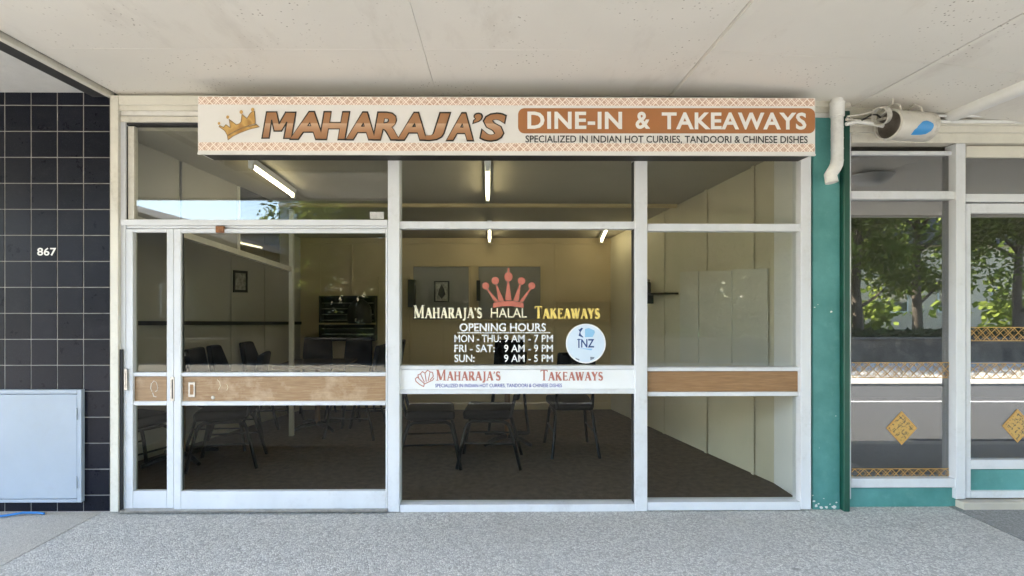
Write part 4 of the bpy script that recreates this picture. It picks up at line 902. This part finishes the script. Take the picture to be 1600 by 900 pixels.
def table_proto():
    t = thing('cafe_table', '', 'table', (0, 0, 0), 'pedestal tables in the dining room')
    obj('table_top', MB().box(-.38, .38, -.38, .38, .735, .765, .006), 'tabletop', t)
    obj('post', MB().tube([(0, 0, .05), (0, 0, .733)], .03, 14), 'brown_post', t, True)
    for a in range(4):
        c, s = math.cos(R(45+90*a)), math.sin(R(45+90*a)); obj('foot', MB().tube([(c*.03, s*.03, .055), (c*.2, s*.2, .05), (c*.33, s*.33, .018)], [.028, .024, .017], 8), 'tube_black', t, True)
    return t
tp = table_proto(); first = True
for x, y, rz, lab in ((-2.93, 1.16, 10, 'pedestal table with brown post at the left front behind the door glass'), (-2.08, 2.35, 4, 'pedestal table seen over the brown door band near the display cabinet'), (.12, 1.78, 0, 'dark pedestal table behind the chairs in the middle pane')):
    if first: tp.location = (x, y, FL); tp.rotation_euler = (0, 0, R(rz)); tp['label'] = lab; first = False; continue
    dup(tp, (x, y, FL), R(rz), lab)
# ================================================================== BUILDING SHELL
bl = thing('shop_building', 'two shop commercial building behind the canopy', 'building', (0, 4, 0))
box('roof', 'roof_dark', bl, -12.5, 12, .05, 8.6, 3.05, 3.2, 0)
box('upper_wall', 'render_white', bl, -12.5, 12, .0, .25, SOF+.13, 4.6, 0)
box('party_wall', 'render_white', bl, X(1268.5)+.003, X(1321)-.003, .205, 8.5, -.1, 3.04, 0)
box('side_wall', 'render_white', bl, -4.4, -4.2, .18, 8.5, -.1, 3.04, 0); box('side_wall', 'render_white', bl, 9.51, 9.7, .12, 8.5, -.1, 3.04, 0)
box('rear_wall', 'render_white', bl, -4.19, 9.5, 8.3, 8.5, -.1, 3.04, 0)
box('front_wall', 'render_white', bl, -12.5, TR-9*pit-.03, .02, .16, -.1, SOF, 0); box('front_wall', 'render_white', bl, X(1862, NY), 12, .06, .2, -.1, SOF, 0)
# ================================================================== ACROSS THE STREET
def mir(px_, py_, d): x, z = P(px_, py_, d); return x, -d, z
gw = thing('garden_wall', 'low dark stone garden wall across the street', 'wall', (3, -9.4, 0))
xw = -60; random.seed(11)
box('wall_body', 'stone', gw, -60, 60, -9.62, -9.34, -.1, .47, .01)
box('coping', 'stone', gw, -60, 60, -9.66, -9.30, .472, .53, .01)
def tree_mesh(seed, h, r, n, base):
    rnd = random.Random(seed); tr = MB(); lf = MB()
    tr.tube([(0, 0, -.1), (.05, .02, base*.6), (.02, -.04, base*1.2), (.1, .05, h*.6), (0, 0, h*.82)], [.17, .14, .12, .08, .03], 9)
    cl = []
    for i in range(30):
        a = rnd.uniform(0, 6.28); u = rnd.uniform(0, 1); zz_ = base+.35+(h-base-.6)*u; rr_ = r*math.sqrt(max(.05, 1-((u-.42)/.66)**2))*rnd.uniform(.25, 1.0)
        c = Vector((rr_*math.cos(a), rr_*math.sin(a), zz_)); cl.append((c, rnd.uniform(.45, .85)))
        if i < 14: tr.tube([(0.03, 0, max(base*.8, zz_-1.0)), (c.x*.5, c.y*.5, zz_-.45), tuple(c)], [.06, .04, .012], 6)
    for i in range(n):
        c, s = rnd.choice(cl); v = Vector((rnd.gauss(0, 1), rnd.gauss(0, 1), rnd.gauss(0, .75))); v = v.normalized()*s*rnd.uniform(.3, 1.05)**.6
        p = c+v; a = Vector((rnd.gauss(0, 1), rnd.gauss(0, 1), rnd.gauss(0, 1))).normalized(); b = a.orthogonal().normalized(); L_ = rnd.uniform(.07, .13)
        a *= L_; b = b*L_*.45; lf.add([p-a, p+b, p+a, p-b], [(0, 1, 2, 3)])
    return tr, lf
protos = []
for s, h, r_, n_, b_ in ((1, 6.6, 1.7, 6800, 1.35), (2, 7.4, 1.9, 8000, 1.6), (3, 6.0, 1.6, 6000, 1.2)):
    t = thing('tree', '', 'tree', (0, -12, .1), 'leafy trees in the garden across the street'); t.location = (0, 0, 0); tr, lf = tree_mesh(s, h, r_, n_, b_)
    obj('trunk', tr, 'bark', t, True); obj('crown', lf, 'leaf', t, norm=False); protos.append(t)
tpos = [(-4.2, -11.3, 1), (-2.1, -12.0, 0), (.2, -11.2, 2), (2.3, -12.1, 1), (4.5, -11.4, 0), (6.7, -12.2, 1), (9.0, -11.5, 2), (11.1, -11.9, 0), (13.4, -12.4, 1), (15.6, -11.5, 0), (17.9, -11.3, 1), (20.2, -12.0, 2), (-3.2, -13.8, 0), (1.3, -13.9, 1), (5.6, -14, 2)]  # middle trees added to keep the sky out of the glass reflections
used = set(); random.seed(5)
for i, (x, y, k) in enumerate(tpos):
    lab = 'leafy green tree in the partly added row across the road, screening sky in the glass'
    lab = {0: 'leafy tree added across the road at the left end of the row, beside open sky', 7: 'leafy tree mirrored at the left of the neighbouring window pane', 9: 'leafy tree with forked trunk mirrored in the neighbouring window pane', 10: 'leafy tree mirrored in the neighbouring glass door'}.get(i, lab)
    if k not in used: o = protos[k]; o.location = (x, y, .1); o['label'] = lab; used.add(k)
    else: o = dup(protos[k], (x, y, .1), random.uniform(0, 6), lab)
    o.rotation_euler = (0, 0, random.uniform(0, 6)); s = random.uniform(.95, 1.1); o.scale = (s, s, s)
hd = MB(); rnd = random.Random(9)
for i in range(16000):
    x = rnd.uniform(-8.4, 20); p = Vector((x, rnd.uniform(-10.9, -10.2), .1+(1.0 if x > -6.2 else 2.2)*rnd.uniform(.02, 1)**.7+rnd.uniform(-.1, .2)))
    if x < 9.5 and x > -6.2: p.z *= 1.25
    if x >= 9.5: p.z = .1+(p.z-.1)*.5
    a = Vector((rnd.gauss(0, 1), rnd.gauss(0, 1), rnd.gauss(0, 1))).normalized(); b = a.orthogonal().normalized()*.045; a *= .09; hd.add([p-a, p+b, p+a, p-b], [(0, 1, 2, 3)])
obj('hedge', hd, 'leaf_dark', None, norm=False, label='dense green hedge behind the low stone wall across the street', cat='hedge', kind='stuff')
hb = MB(); rnd = random.Random(19)  # added leaf mass, hides sky between the trees in the glass reflections
for i in range(32000):
    x = rnd.uniform(-7.4, 26); p = Vector((x, rnd.uniform(-16.4, -15.2), .1+5.9*rnd.uniform(.0, 1)**.8+rnd.uniform(-.2, .5)))
    if x > 12.2 and (p.z > 1.4 or 15 < x < 19) and rnd.random() < .93: continue
    a = Vector((rnd.gauss(0, 1), rnd.gauss(0, 1), rnd.gauss(0, 1))).normalized(); b = a.orthogonal().normalized()*.10; a *= .17; hb.add([p-a, p+b, p+a, p-b], [(0, 1, 2, 3)])
obj('sky_mask_shrubs', hb, 'leaf', None, norm=False, label='tall dark mass of shrubs filling the garden behind the trees', cat='shrubs', kind='stuff')
def house(name, label, x0, x1, y, dep, hw, hr, wm, rm, nwin, gable=True):
    t = thing(name, label, 'house', ((x0+x1)/2, -y, 0))
    box('wall', wm, t, x0, x1, -y-dep, -y, -.1, hw, .01)
    xm = (x0+x1)/2; ov = .3
    vs = [(x0-ov, -y+ov, hw), (x1+ov, -y+ov, hw), (xm, -y+ov, hr), (x0-ov, -y-dep-ov, hw), (x1+ov, -y-dep-ov, hw), (xm, -y-dep-ov, hr)] if gable else [(x0-ov, -y+ov, hw), (x1+ov, -y+ov, hw), (x1+ov, -y+ov, hr), (x0-ov, -y-dep-ov, hw), (x1+ov, -y-dep-ov, hw), (x1+ov, -y-dep-ov, hr)]
    obj('roof', MB().add(vs, [(0, 1, 2), (5, 4, 3), (0, 3, 4, 1), (1, 4, 5, 2), (2, 5, 3, 0)]), rm, t)
    for i in range(nwin):
        cx = x0+(i+.5)*(x1-x0)/nwin
        w = box('window', 'trim_white', t, cx-.6, cx+.6, -y+.001, -y+.05, .9, 2.1, .005); box('pane', 'house_glass', w, cx-.52, cx+.52, -y+.051, -y+.056, .98, 2.02, 0)
    box('door', 'brown_post', t, x0+.3, x0+1.1, -y+.001, -y+.04, .1, 2.1, .005)
    return t
house('house', 'low dark house with a shallow gabled roof at the left across the street', -21.0, -8.9, 14, 9, 3.36, 5.45, 'brick_dark', 'roof_dark', 3)
house('house', 'pale peach house behind the trees at the right across the street', 15.5, 26, 21, 8, 4.2, 6.0, 'render_peach', 'roof_dark', 4)
wbk = thing('office_block', 'tall white rendered building far behind the dark gabled house', 'building', (-11.6, -24, 0))
box('wall', 'render_white', wbk, -13.2, -10.85, -30, -22, -.1, 4.75, .02); box('stair_tower', 'render_white', wbk, -10.84, -10.2, -26, -21.9, -.1, 8.4, .02); box('roof', 'kerb', wbk, -13.3, -10.86, -30.1, -21.8, 4.76, 4.9, .02)
for i in range(2): w = box('window', 'signblack', wbk, -12.8+i*1.0, -12.2+i*1.0, -21.99, -21.95, 1.5, 2.8, .005)
